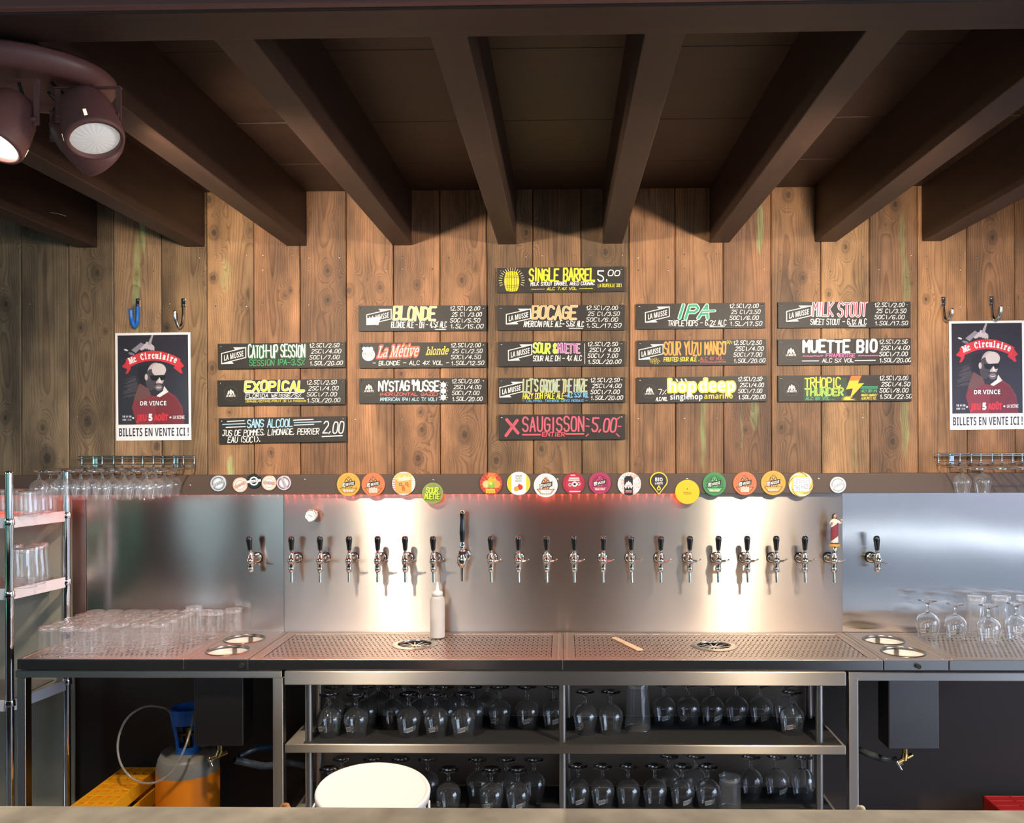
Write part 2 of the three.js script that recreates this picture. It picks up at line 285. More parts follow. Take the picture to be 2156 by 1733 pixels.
function banner(g, x, y, w, h, fold = '#e9e4de', inside = '#1d1916', text = '#f2eee8') { // the slanted ribbon of the brewery
  const r = h * 0.34, b = h * 0.5; g.strokeStyle = fold; g.fillStyle = fold; g.lineWidth = h * 0.055; g.lineJoin = 'miter';
  const quad = (...p) => { g.beginPath(); g.moveTo(x + p[0] * w, y + p[1] * h); for (let i = 2; i < p.length; i += 2) g.lineTo(x + p[i] * w, y + p[i + 1] * h); g.closePath(); };
  quad(0.48, 0.0, 1, 0.0, 0.96, 0.12, 0.6, 0.18); g.fill(); quad(0, 1, 0.5, 0.98, 0.42, 0.84, 0.02, 0.9); g.fill();
  quad(0, 0.36, 1, 0.02, 1, 0.62, 0, 0.97); g.fillStyle = inside; g.fill(); g.stroke();
  g.save(); g.transform(1, -0.34 * h / w, 0, 1, x, y + 0.36 * h); typed(g, 'LA MUSSE', w * 0.09, h * 0.14, w * 0.82, h * 0.34, 'bold sans-serif', text); g.restore();
}
function crest(g, x, y, r) { // faint round crest: leafy crown over two lines of letters
  g.strokeStyle = '#4a423c'; g.lineWidth = 3; g.beginPath(); g.arc(x, y, r, 0, 7); g.stroke(); g.fillStyle = '#e6e1da';
  for (const [dx, dy, s] of [[0, -0.35, 0.3], [-0.28, -0.22, 0.26], [0.28, -0.22, 0.26], [-0.4, 0.02, 0.2], [0.4, 0.02, 0.2], [0, 0, 0.3]]) { g.beginPath(); g.moveTo(x + dx * r, y + (dy - s) * r); g.quadraticCurveTo(x + (dx + s) * r, y + dy * r, x + dx * r, y + (dy + s) * r); g.quadraticCurveTo(x + (dx - s) * r, y + dy * r, x + dx * r, y + (dy - s) * r); g.fill(); }
  typed(g, 'LA MUETTE', x - r * 0.68, y + r * 0.18, r * 1.36, r * 0.3, 'bold sans-serif', '#f3efe9', '#2a2420', 22);
}
const price = (g, lines, x = 735, y = 10, w = 235, c = '#f4f1ec') => lines.forEach((t, i) => hand(g, t, x + (i % 2 ? 14 : 0) - (i === 3 ? 12 : 0), y + i * 48, w + (i === 3 ? 24 : 0), 31, c, 4.3, { jitter: 0.12, slant: 0.25, gap: 1.6 }));
const P = (a, b, c, d) => ['12,5cl/' + a, '25cl/' + b, '50cl/' + c, '1.50L/' + d];
const SIGNS = [
  { c: [[458, 724], [726, 720], [595, 747]], label: 'black menu sign lettered CATCH-UP SESSION in white and green', d: g => {
    banner(g, 30, 30, 195, 135); hand(g, 'CATCH-UP SESSION', 248, 20, 452, 100, '#1c7a44', 16, { slant: 0.05, gap: 1.3 }); hand(g, 'CATCH-UP SESSION', 245, 15, 452, 100, '#f3f1ea', 9, { slant: 0.05, gap: 1.3 });
    hand(g, 'SESSION IPA-3,5%', 252, 135, 440, 46, '#2aa35c', 6); price(g, P('2.50', '4.00', '7.00', '20.00')); } },
  { c: [[457, 801], [726, 798], [592, 826]], label: 'black menu sign lettered EXOPICAL in yellow with white edges', d: g => {
    crest(g, 108, 108, 56); hand(g, 'EXOPICAL', 222, 16, 470, 72, '#f0cf2c', 13, { outline: '#f4f0e4', ow: 4, slant: 0.1, gap: 1.7 }); g.fillStyle = '#f2efe8'; g.fillRect(222, 100, 470, 8); g.fillRect(222, 148, 470, 9);
    hand(g, 'FLORIDA WEISSE/5%', 226, 114, 440, 28, '#f2efe8', 4.6); hand(g, 'ORANGE/GOYAVE/FRUIT DE LA PASSION', 226, 164, 480, 16, '#e6d13c', 3.2); price(g, P('2.50', '4.00', '7.00', '20.00'), 715); } },
  { c: [[460, 881], [728.6, 876], [594, 904.5]], label: 'black sign lettered SANS ALCOOL in pale blue over white lines', d: g => {
    for (const [a, b, y] of [[70, 205, 26], [32, 212, 50], [60, 212, 74], [600, 755, 26], [605, 820, 46], [605, 760, 66]]) { g.strokeStyle = y === 50 || y === 46 ? '#9fcbe6' : '#f1eee8'; g.lineWidth = 8; g.lineCap = 'round'; g.beginPath(); g.moveTo(a, y); g.lineTo(b, y - 4); g.stroke(); }
    hand(g, 'SANS ALCOOL', 228, 16, 360, 62, '#a4d2ee', 9); hand(g, 'JUS DE POMMES, LIMONADE, PERRIER', 28, 96, 770, 46, '#f3f0ea', 6, { slant: 0.2 }); hand(g, 'EAU (50cl).', 70, 152, 260, 44, '#f3f0ea', 6, { slant: 0.2 });
    hand(g, '2,00', 832, 44, 160, 90, '#f3f0ea', 9, { slant: 0.25 }); g.lineWidth = 9; g.strokeStyle = '#f3f0ea'; g.beginPath(); g.moveTo(826, 162); g.lineTo(986, 158); g.stroke(); } },
  { c: [[754.6, 644], [1024, 642.7], [890, 669.7]], label: 'black menu sign lettered BLONDE in pale yellow, with white ribbon logo', d: g => {
    banner(g, 66, 26, 195, 130); g.fillStyle = '#f4f1ec'; g.beginPath(); g.moveTo(66, 100); g.lineTo(180, 86); g.lineTo(158, 156); g.lineTo(70, 150); g.fill(); hand(g, 'BLONDE', 280, 14, 330, 100, '#f1ea86', 14, { outline: '#f6f2d8', ow: 3 });
    hand(g, 'BLONDE ALE - DH - 4,5% ALC', 262, 130, 440, 48, '#f2efe9', 5.6); g.fillStyle = '#f2efe9'; g.fillRect(610, 190, 90, 6); price(g, ['12,5cl/2.00', '25 cl /3.00', '50cl/5.50', '1,5L/15.00'], 730); } },
  { c: [[756, 722], [1024, 720], [890, 747.5]], label: 'black menu sign with red-edged white script and yellow word blonde', d: g => {
    g.fillStyle = '#efece6'; g.beginPath(); g.arc(75, 96, 52, 0, 7); g.fill(); for (const a of [-60, -20, 20]) { g.beginPath(); g.arc(82 + a * 0.7, 48, 16, 0, 7); g.fill(); } hand(g, 'MUSSE', 34, 80, 84, 26, '#7a716a', 3);
    g.save(); g.transform(1, -0.03, -0.25, 1, 20, 8); typed(g, 'La Métive', 150, 24, 330, 92, 'serif', '#f6efe9', '#d2563c', 24); typed(g, 'blonde', 540, 48, 180, 62, 'serif', '#e8cf4a', '#e8cf4a', 4); g.restore();
    hand(g, '- BLONDE - ALC 4% VOL -', 108, 150, 610, 32, '#f1eee8', 5); price(g, ['12,5cl/2.00', '25 cl/2.50', '50cl/4.50', '1.50L/12.50'], 735); } },
  { c: [[756, 796.6], [1023.6, 796], [890, 823]], label: 'black menu sign lettered NYSTAG MUSSE in pale blue, three eyes at its right', d: g => {
    crest(g, 78, 84, 58); hand(g, "NYSTAG'MUSSE", 158, 24, 480, 78, '#cfe2ea', 9, { slant: 0.04, outline: '#f6f4f0', ow: 2 }); hand(g, '(HORIZONTAL GAZE)', 162, 118, 470, 24, '#e2605a', 4.6); hand(g, '|AMERICAN IPA| ALC 7% VOL|', 162, 158, 460, 26, '#a8d5e8', 4.6);
    for (const y of [56, 104, 156]) { g.fillStyle = '#f3f0ea'; g.beginPath(); g.arc(676, y, 22, 0, 7); g.fill(); g.strokeStyle = '#f3f0ea'; g.lineWidth = 4; for (let a = 0; a < 8; a++) { g.beginPath(); g.moveTo(676 + 27 * Math.cos(a * 0.8), y + 24 * Math.sin(a * 0.8)); g.lineTo(676 + 36 * Math.cos(a * 0.8), y + 30 * Math.sin(a * 0.8)); g.stroke(); } } price(g, P('2.00', '4.00', '7.00', '20.00'), 745, 10, 215); } },
  { c: [[1046.7, 564], [1315, 560.8], [1181.5, 588.8]], label: 'black menu sign with yellow barrel drawing, topmost sign on the planks', d: g => {
    g.strokeStyle = '#e9dc9a'; g.lineWidth = 4; for (let a = 0; a < 20; a++) { const t = (a / 19) * Math.PI * 1.25 + Math.PI * 0.875; g.beginPath(); g.moveTo(116 + 78 * Math.cos(t), 104 + 80 * Math.sin(t)); g.lineTo(116 + 104 * Math.cos(t), 106 + 108 * Math.sin(t)); g.stroke(); }
    g.fillStyle = '#edc92a'; g.beginPath(); g.moveTo(74, 34); g.quadraticCurveTo(116, 24, 158, 34); g.bezierCurveTo(182, 80, 182, 140, 158, 188); g.quadraticCurveTo(116, 200, 74, 188); g.bezierCurveTo(50, 140, 50, 80, 74, 34); g.fill();
    g.strokeStyle = '#4a3a14'; g.lineWidth = 4; for (const x of [-34, -18, 0, 18, 34]) { g.beginPath(); g.moveTo(116 + x * 0.8, 32); g.quadraticCurveTo(116 + x * 1.5, 110, 116 + x * 0.8, 190); g.stroke(); } for (const y of [64, 78, 140, 154]) { g.beginPath(); g.moveTo(60, y); g.quadraticCurveTo(116, y + 10, 172, y); g.stroke(); }
    hand(g, 'SINGLE BARREL', 258, 14, 520, 96, '#e8dc34', 14, { slant: 0.06, gap: 1.6 }); hand(g, 'MILK STOUT BARREL AGED COGNAC', 268, 120, 510, 28, '#f2efe9', 5.2); hand(g, '~~~~~ ALC 7.4% VOL ~~~~~', 272, 164, 490, 22, '#e2d540', 4.2);
    hand(g, '5.', 806, 40, 80, 80, '#f4f2ee', 10, { slant: 0.02 }); hand(g, '00', 886, 32, 92, 44, '#e6e4e0', 8); hand(g, 'LA BOUTEILLE 33cl', 806, 140, 192, 26, '#dfd23c', 3.6); } },
  { c: [[1047, 643], [1315, 642], [1181, 669.6]], label: 'black menu sign lettered BOCAGE in peach orange', d: g => {
    banner(g, 72, 28, 195, 128); hand(g, 'BOCAGE', 280, 10, 350, 100, '#f4a673', 14, { outline: '#f7d9c2', ow: 3 }); hand(g, 'AMERICAN PALE ALE- 5.6% ALC', 212, 130, 480, 46, '#f2efe9', 5.6); g.fillStyle = '#f2efe9'; g.fillRect(574, 186, 112, 6); price(g, ['12,5cl/2.00', '25 cl/3.50', '50cl/6.00', '1,5L/17.50'], 712, 8, 250); } },
  { c: [[1048.5, 719.5], [1315, 717.7], [1182, 745]], label: 'black menu sign lettered MUETTE in purple after a lime green word', d: g => {
    banner(g, 84, 24, 188, 134); hand(g, 'SOUR &', 284, 20, 190, 74, '#b9e64a', 11, { outline: '#dcf59a', ow: 2, gap: 1 }); hand(g, 'MUETTE', 486, 24, 172, 70, '#a24a8c', 7.5, { outline: '#f0d9ea', ow: 3, slant: 0.02 }); hand(g, 'SOUR ALE DH - 4% ALC', 282, 118, 390, 42, '#f2efe9', 5.6);
    g.fillStyle = '#e9e5df'; g.fillRect(698, 18, 4, 168); price(g, ['12,5cl/2.50', '25cl/ 4.00', '50cl/ 7.00', '1.50L/20.00'], 722, 10, 240); } },
  { c: [[1048.5, 796], [1316, 794], [1182.5, 822]], label: 'black menu sign lettered LETS GROOVE THE HAZE in yellow and grey', d: g => {
    banner(g, 14, 32, 186, 128); hand(g, "LET'S GROOVE THE HAZE", 202, 16, 510, 98, '#8fa9ad', 7, { outline: '#d9cf74', ow: 3, gap: 1 }); hand(g, 'HAZY DDH PALE ALE-', 200, 126, 350, 44, '#e6d64a', 6.5); hand(g, 'ALC 5,5% VOL', 556, 124, 170, 38, '#6fb6e0', 6); hand(g, '- CALYPSO, TAIHEKE CRYO MOSAIC -', 196, 180, 520, 17, '#5aa6d8', 4); price(g, P('2.50', '4.00', '7.00', '20.00'), 742, 8, 230); } },
  { c: [[1049.6, 873.5], [1316, 872], [1183, 901]], label: 'black sign lettered SAUGISSON in coral red with two crossed sausages', d: g => {
    g.strokeStyle = '#ee5466'; g.lineCap = 'round'; for (const [a, b, c, d] of [[60, 170, 150, 46], [66, 40, 156, 150]]) { g.lineWidth = 24; g.beginPath(); g.moveTo(a, b); g.lineTo(c, d); g.stroke(); } g.strokeStyle = '#4a1b20'; g.lineWidth = 3; for (const [a, b, c, d] of [[64, 160, 150, 40], [70, 50, 150, 150]]) { g.beginPath(); g.moveTo(a, b); g.lineTo(c, d); g.stroke(); }
    hand(g, 'SAUGISSON', 196, 22, 490, 114, '#f05a6c', 13, { slant: 0.02, jitter: 0.02, gap: 1.8 }); g.fillStyle = '#ee5466'; g.fillRect(190, 158, 150, 12); g.fillRect(540, 154, 150, 12); hand(g, 'ENTIER', 352, 146, 180, 32, '#ee5466', 6.5); hand(g, '5,00', 752, 34, 190, 106, '#f05a6c', 13, { slant: 0.2 });
    g.strokeStyle = '#ee5466'; g.lineWidth = 9; for (const [a, b, c, d] of [[712, 34, 730, 44], [706, 96, 730, 98], [706, 178, 724, 162], [960, 40, 978, 24], [964, 100, 986, 100], [950, 160, 972, 182]]) { g.beginPath(); g.moveTo(a, b); g.lineTo(c, d); g.stroke(); } } },
  { c: [[1339.6, 640], [1611, 637], [1476, 665.5]], label: 'black menu sign lettered IPA in green with white edges', d: g => {
    banner(g, 72, 24, 190, 128); hand(g, 'IPA', 324, 12, 240, 108, '#1f9d6c', 19, { outline: '#f2f1e8', ow: 6, slant: 0.3, gap: 1.6 }); g.strokeStyle = '#f2f1e8'; g.lineWidth = 22; g.beginPath(); g.moveTo(530, 66); g.lineTo(622, 62); g.stroke(); g.strokeStyle = '#1f9d6c'; g.lineWidth = 13; g.beginPath(); g.moveTo(520, 66); g.lineTo(620, 62); g.stroke();
    hand(g, 'TRIPLE HOPS - 6.2% ALC', 250, 138, 460, 42, '#f2efe9', 5.6); g.fillStyle = '#f2efe9'; g.fillRect(580, 188, 120, 5); price(g, ['12,5cl/2.00', '25 cl/3.50', '50cl/6.00', '1.5L/17.50'], 738, 10, 226); } },
  { c: [[1341, 717], [1613, 714], [1477, 743]], label: 'black menu sign lettered SOUR YUZU MANGO in orange', d: g => {
    banner(g, 16, 32, 190, 124); hand(g, 'SOUR YUZU MANGO', 216, 16, 484, 104, '#ee9a3a', 9.5, { slant: 0.02, outline: '#8a4a14', ow: 3 }); hand(g, 'FRUITED SOUR ALE .', 212, 138, 280, 32, '#d9c832', 5.5); hand(g, 'ALC 4% VOL.', 500, 138, 190, 26, '#b0504a', 4.5); hand(g, '~~~~~~', 500, 166, 200, 22, '#c2584e', 6);
    g.fillStyle = '#d8c238'; for (let i = 0; i < 26; i++) { g.beginPath(); g.ellipse(142 + 42 * Math.cos(i * 2.4) * Math.sqrt(i / 26), 166 + 26 * Math.sin(i * 2.4) * Math.sqrt(i / 26), 5, 2.5, i, 0, 7); g.fill(); } for (let i = 0; i < 18; i++) { g.beginPath(); g.ellipse(724 + 34 * Math.cos(i * 2.4) * Math.sqrt(i / 18), 22 + 18 * Math.sin(i * 2.4) * Math.sqrt(i / 18), 5, 2.5, i, 0, 7); g.fill(); }
    price(g, P('2.50', '4.00', '7.00', '20.00'), 762, 12, 220); } },
  { c: [[1341, 795], [1614, 791.5], [1478, 820]], label: 'black menu sign lettered hop deep in fat cream letters edged yellow', d: g => {
    crest(g, 98, 112, 54); typed(g, 'hop', 240, 22, 230, 96, 'bold sans-serif', '#f6efe2', '#ecd24a', 20); typed(g, 'deep', 486, 22, 290, 96, 'bold sans-serif', '#f6f1dc', '#ecd24a', 20); g.strokeStyle = '#f6efe2'; g.lineWidth = 12; for (const x of [310, 348, 380]) { g.beginPath(); g.moveTo(x, 14); g.lineTo(x + 12, 40); g.stroke(); }
    hand(g, '7%', 166, 100, 60, 40, '#f0ede7', 5); hand(g, 'ALC/VOL', 148, 162, 90, 28, '#f0ede7', 4.5); typed(g, 'singlehop', 258, 136, 260, 44, 'bold sans-serif', '#f4f1ea'); typed(g, 'amarillo', 526, 132, 230, 46, 'bold sans-serif', '#eec23a'); price(g, P('2.50', '4.00', '7.00', '20.00'), 796, 8, 184); } },
  { c: [[1638.5, 636], [1917, 635], [1778.5, 662.5]], label: 'black menu sign lettered MILK STOUT in red with white edges', d: g => {
    banner(g, 66, 28, 190, 128); hand(g, 'MILK STOUT', 268, 8, 410, 104, '#d4505a', 9, { outline: '#f6eeee', ow: 5 }); hand(g, 'SWEET STOUT - 6.1% ALC', 250, 136, 430, 44, '#f2efe9', 5.6); g.fillStyle = '#f2efe9'; g.fillRect(546, 188, 130, 6); price(g, ['12,5cl/2.00', '25 cl/3.50', '50cl/6.00', '1.50L/17.50'], 744, 10, 226); } },
  { c: [[1638, 714.6], [1917.6, 712], [1778, 740.5]], label: 'black menu sign lettered MUETTE BIO in pale pink above a pink zigzag', d: g => {
    crest(g, 100, 104, 58); hand(g, 'MUETTE BIO', 196, 16, 560, 88, '#eec6e2', 13, { outline: '#f8eef4', ow: 3, slant: 0.03, gap: 1.8 }); hand(g, '~~~~~~ FRAMBOISE ~~~~~~', 190, 118, 580, 26, '#e06aa4', 5.5); g.fillStyle = '#f0ede7'; g.fillRect(184, 168, 130, 7); g.fillRect(590, 168, 160, 7); hand(g, 'ALC 5% VOL', 340, 156, 240, 28, '#f0ede7', 5); price(g, P('2.50', '4.00', '7.00', '20.00'), 778, 12, 214); } },
  { c: [[1638.5, 791], [1919, 789], [1779, 817.5]], label: 'black menu sign with yellow and green lettering and an orange lightning bolt', d: g => {
    crest(g, 104, 104, 56); g.fillStyle = 'rgba(40,90,60,0.55)'; g.fillRect(196, 20, 330, 176); hand(g, 'TRHOPIC', 206, 22, 270, 72, '#e9d33c', 10, { slant: 0.02 }); hand(g, 'THUNDER', 206, 104, 290, 54, '#58a34c', 7, { slant: 0.02, outline: '#d8cf4a', ow: 3 }); hand(g, 'ALC 8% VOL...', 210, 170, 220, 22, '#3f9a6a', 5);
    g.fillStyle = '#f0b428'; g.beginPath(); g.moveTo(560, 6); g.lineTo(640, 4); g.lineTo(610, 66); g.lineTo(660, 62); g.lineTo(548, 186); g.lineTo(572, 104); g.lineTo(520, 112); g.fill(); g.fillStyle = '#ea6a2c'; g.beginPath(); g.moveTo(560, 6); g.lineTo(640, 4); g.lineTo(624, 40); g.lineTo(546, 44); g.fill();
    g.fillStyle = '#eed23a'; for (let a = 0; a < 14; a++) { const t = Math.PI + (a / 13) * Math.PI; g.beginPath(); g.moveTo(540 + 8 * Math.sin(t), 196); g.lineTo(540 + 66 * Math.cos(t), 196 + 40 * Math.sin(t)); g.lineTo(548, 190); g.fill(); }
    g.fillStyle = '#2f8f66'; g.fillRect(640, 88, 124, 9); g.fillRect(630, 100, 134, 6); hand(g, 'HAZY DDH IPA', 636, 114, 120, 22, '#4aa878', 3); hand(g, 'MANGUE/ANANAS/', 636, 148, 122, 18, '#d8c83a', 2.6); hand(g, 'AGRUMES NZ.', 636, 174, 118, 18, '#d8c83a', 2.6); price(g, ['12,5cl/3.00', '25cl/4.50', '50cl/8.00', '1.50L/22.50'], 776, 10, 216); } },
];
const CW = 1020, CH = 204, atlas = document.createElement('canvas'); atlas.width = 2040; atlas.height = CH * 9;
{
  const g = atlas.getContext('2d');
  SIGNS.forEach((s, i) => {
    g.save(); g.translate((i % 2) * CW, Math.floor(i / 2) * CH); g.beginPath(); g.rect(0, 0, CW, CH); g.clip(); g.fillStyle = '#221d1a'; g.fillRect(0, 0, CW, CH);
    for (let k = 0; k < 160; k++) { g.fillStyle = `rgba(${k % 2 ? '120,110,100' : '10,8,7'},0.10)`; g.fillRect(rr(0, CW), rr(0, CH), rr(10, 90), rr(1, 4)); }   // wiped chalk smears
    s.d(g); g.restore();
  });
  const tex = new THREE.CanvasTexture(atlas); tex.colorSpace = THREE.SRGBColorSpace;
  const face = std(0xffffff, 0.55, 0, { map: tex }), edge = std(0x1b1613, 0.6);
  const screwGeo = lathe([[0, 0.003], [0.0036, 0.0022], [0.0042, 0], [0, 0]], 12).rotateX(Math.PI / 2);
  SIGNS.forEach((s, i) => {
    const [a, b, m] = s.c, A = at(a[0], a[1], 0.014), B = at(b[0], b[1], 0.014), C = at(m[0], m[1], 0.014), w = A.distanceTo(B), h = w / 5.08, t = 0.011, tilt = Math.atan2(B.y - A.y, B.x - A.x);
    const g = new THREE.BoxGeometry(w, h, t), uv = g.attributes.uv, u0 = (i % 2) * CW / 2040, v1 = 1 - Math.floor(i / 2) * CH / (CH * 9), du = CW / 2040, dv = 1 / 9;
    for (let k = 16; k < 20; k++) uv.setXY(k, u0 + du * uv.getX(k), v1 - dv * (1 - uv.getY(k)));
    const o = thing('menu_sign', s.label, 'sign', [(A.x + B.x) / 2 + (h / 2) * Math.sin(tilt), (A.y + B.y) / 2 - (h / 2) * Math.cos(tilt), 0.002 + t / 2], 'painted menu signs on the planked wall'); o.rotation.z = tilt;
    part('board', g, [edge, edge, edge, edge, face, edge], o);
    for (const x of [-w / 2 + 0.012, w / 2 - 0.013]) { const q = part('screw', screwGeo, M.screw, o); q.position.set(x, h / 2 - 0.011, t / 2); }
  });
}
// ---------------------------------------------------------------- posters
{
  const c = document.createElement('canvas'); c.width = 700; c.height = 1010; const g = c.getContext('2d');
  g.fillStyle = '#f2eff2'; g.fillRect(0, 0, 700, 1010); g.fillStyle = '#2f2b34'; g.fillRect(22, 22, 656, 838);
  for (let k = 0; k < 500; k++) { const y = rr(24, 850); g.fillStyle = `rgba(${k % 3 ? '70,66,78' : '24,22,28'},0.16)`; g.fillRect(rr(24, 560), y, rr(20, 110), rr(1, 4)); }
  const poly = (f, ...p) => { g.fillStyle = f; g.beginPath(); g.moveTo(p[0], p[1]); for (let i = 2; i < p.length; i += 2) g.lineTo(p[i], p[i + 1]); g.closePath(); g.fill(); };
  const blob = (f, x, y, rx, ry, r = 0) => { g.fillStyle = f; g.beginPath(); g.ellipse(x, y, rx, ry, r, 0, 7); g.fill(); };
  for (let k = 0; k < 26; k++) { const t = k / 26; g.strokeStyle = `rgba(176,160,156,${0.1 + 0.2 * rand()})`; g.lineWidth = rr(2, 9); g.beginPath(); g.moveTo(180 + 60 * t, 400 + 190 * t); g.quadraticCurveTo(130, 420 + 180 * t, 60 + 70 * rand(), 430 + 190 * t); g.stroke(); } // flying scarf
  poly('#82333c', 190, 860, 150, 700, 180, 600, 230, 560, 330, 590, 420, 600, 480, 545, 560, 600, 620, 700, 636, 860);
  poly('#74292f', 360, 860, 380, 640, 470, 560, 556, 610, 616, 720, 630, 860); poly('#6d4a48', 170, 620, 220, 480, 290, 470, 330, 590, 210, 640);
  poly('#27222a', 200, 330, 300, 290, 330, 420, 300, 520, 220, 470); // hair
  blob('#b9aeb2', 375, 400, 82, 118); blob('#4a4249', 330, 440, 50, 100); blob('#cbc0c2', 405, 350, 66, 62); blob('#5a5056', 300, 420, 18, 34); blob('#c4b8ba', 286, 416, 14, 30);
  poly('#1d191f', 318, 402, 462, 396, 470, 420, 446, 448, 416, 448, 404, 424, 384, 452, 336, 446); poly('#ddd2d2', 410, 416, 400, 466, 430, 470); blob('#3b3238', 400, 490, 44, 15); blob('#6d6066', 402, 514, 36, 32); blob('#c9bcbd', 402, 512, 24, 12); blob('#3b3238', 402, 508, 18, 4);
  poly('#d9d2d3', 380, 590, 440, 548, 452, 500, 492, 556, 420, 600); poly('#e9e4e4', 380, 596, 450, 540, 480, 560, 410, 606);
  for (const [x, y, rx, ry, a] of [[262, 132, 40, 20, -0.7], [292, 118, 17, 34, 0.15], [314, 126, 15, 34, 0.1], [334, 134, 14, 32, 0.0], [352, 142, 12, 26, -0.1]]) { blob('#6f6672', x + 4, y + 5, rx, ry, a); blob('#c0b4bd', x, y, rx, ry, a); } poly('#a79ba6', 300, 110, 340, 22, 356, 24, 330, 118); blob('#2f2b34', 270, 96, 16, 9); poly('#8d8794', 150, 160, 240, 90, 270, 110, 190, 190); blob('#d8d2d8', 100, 160, 20, 8, 0.3); blob('#7d7884', 150, 196, 30, 12, 0.3);
  poly('#c8343f', 60, 316, 120, 248, 140, 300, 140, 340, 116, 380, 92, 384, 110, 340); poly('#c8343f', 640, 316, 590, 248, 570, 300, 540, 330, 606, 384, 626, 380, 610, 336);
  g.fillStyle = '#cf3944'; g.beginPath(); g.moveTo(96, 250); g.quadraticCurveTo(350, 90, 606, 250); g.lineTo(590, 334); g.quadraticCurveTo(350, 190, 112, 334); g.fill();
  const text = 'Mc Circulaire'; g.font = 'bold 74px serif'; g.textAlign = 'center';
  for (let i = 0; i < text.length; i++) { const t = (i + 0.5) / text.length - 0.5, x = 352 + t * 430, y = 242 + 190 * t * t; g.save(); g.translate(x, y); g.rotate(t * 0.75); g.scale(0.66, 1.02); g.lineWidth = 5; g.strokeStyle = '#f4ecec'; g.strokeText(text[i], 0, 0); g.fillStyle = '#f8f2f2'; g.fillText(text[i], 0, 0); g.restore(); }
  g.textAlign = 'left';
  typed(g, 'DR VINCE', 222, 640, 252, 42, 'bold sans-serif', '#f6f2f2', '#2a2024', 14); typed(g, 'JEU', 198, 768, 92, 56, 'bold sans-serif', '#d2303c', '#d2303c', 9); typed(g, '5', 304, 762, 36, 62, 'bold sans-serif', '#f4f2f4', '#f4f2f4', 9); typed(g, 'AOÛT', 356, 768, 128, 56, 'bold sans-serif', '#d2303c', '#d2303c', 9);
  typed(g, '18 H 00', 58, 774, 88, 20, 'bold sans-serif', '#e9e6ea'); typed(g, 'PAF : 5 €', 60, 806, 84, 18, 'bold sans-serif', '#e9e6ea'); blob('#f4f2f4', 160, 798, 9, 9); blob('#f4f2f4', 508, 796, 9, 9); typed(g, 'LA SCENE', 530, 780, 110, 30, 'bold sans-serif', '#e9e6ea');
  typed(g, 'BILLETS EN VENTE ICI !', 22, 892, 658, 78, 'bold sans-serif', '#2c2a3c');
  const tex = new THREE.CanvasTexture(c); tex.colorSpace = THREE.SRGBColorSpace;
  const paper = phys(0xffffff, 0.32, 0, { map: tex, clearcoat: 0.5, clearcoatRoughness: 0.14 }), back = std(0xf2eff2, 0.6);
  const put = (tl, br, label) => {
    const A = at(...tl, 0.003), B = at(...br, 0.003), g = new THREE.BoxGeometry(B.x - A.x, A.y - B.y, 0.0012);
    const m = single('poster', label, 'poster', g, [back, back, back, back, paper, back], 'concert posters pinned on the planks'); m.position.set((A.x + B.x) / 2, (A.y + B.y) / 2, 0.002); m.rotation.z = 0.006;
  };
  put([243, 701], [402, 927], 'glossy concert poster at left under the blue coated hook'); put([1999, 676], [2158, 904], 'concert poster at right under two bare steel hooks');
}
// ---------------------------------------------------------------- coat hooks
{
  const hook = (label, px, py, tipX, botY, tipY, blue) => {
    const p = at(px, py, 0), b = at((px + tipX) / 2, botY, 0.03), t = at(tipX, tipY, 0.045), o = thing('coat_hook', label, 'hook', [p.x, p.y, 0], blue ? undefined : 'steel hooks on the planks');
    part('plate', rbox(-0.009, 0.009, -0.022, 0.014, 0, 0.004, 0.0015), M.nickel, o); const s = new THREE.SphereGeometry(0.004, 8, 6); part('screw', [s.clone().translate(0, 0.007, 0.004), s.clone().translate(0, -0.012, 0.004)], M.screw, o);
    const dx = t.x - p.x, dyB = b.y - p.y, dyT = t.y - p.y;
    part('hook_arm', tube([[0, -0.02, 0.004], [0.001, dyB * 0.5, 0.007], [dx * 0.14, dyB * 0.88, 0.014], [dx * 0.5, dyB, 0.026], [dx * 0.9, dyB * 0.8, 0.036], [dx, (dyB + dyT) / 2, 0.041], [dx, dyT, 0.044]], blue ? 0.0085 : 0.0058, 30, 10), blue ? std(0x1a5fb4, 0.35) : M.nickel, o, blue ? 'blue plastic sleeve over the hook' : undefined);
    const tip = new THREE.SphereGeometry(blue ? 0.0085 : 0.0058, 10, 8).translate(dx, dyT, 0.044); part('tip', tip, blue ? std(0x1a5fb4, 0.35) : M.nickel, o);
  };
  hook('coat hook with blue plastic sleeve above the left poster', 291, 636, 275, 687, 654, true);
  hook('bare steel coat hook right of the blue one, opening left', 387, 636, 368, 689, 656);
  hook('bare steel coat hook at the left corner of the right poster', 1985, 633, 2005, 675, 652);
  hook('bare steel coat hook in front of the right poster top edge', 2086, 632, 2108, 673, 646);
}
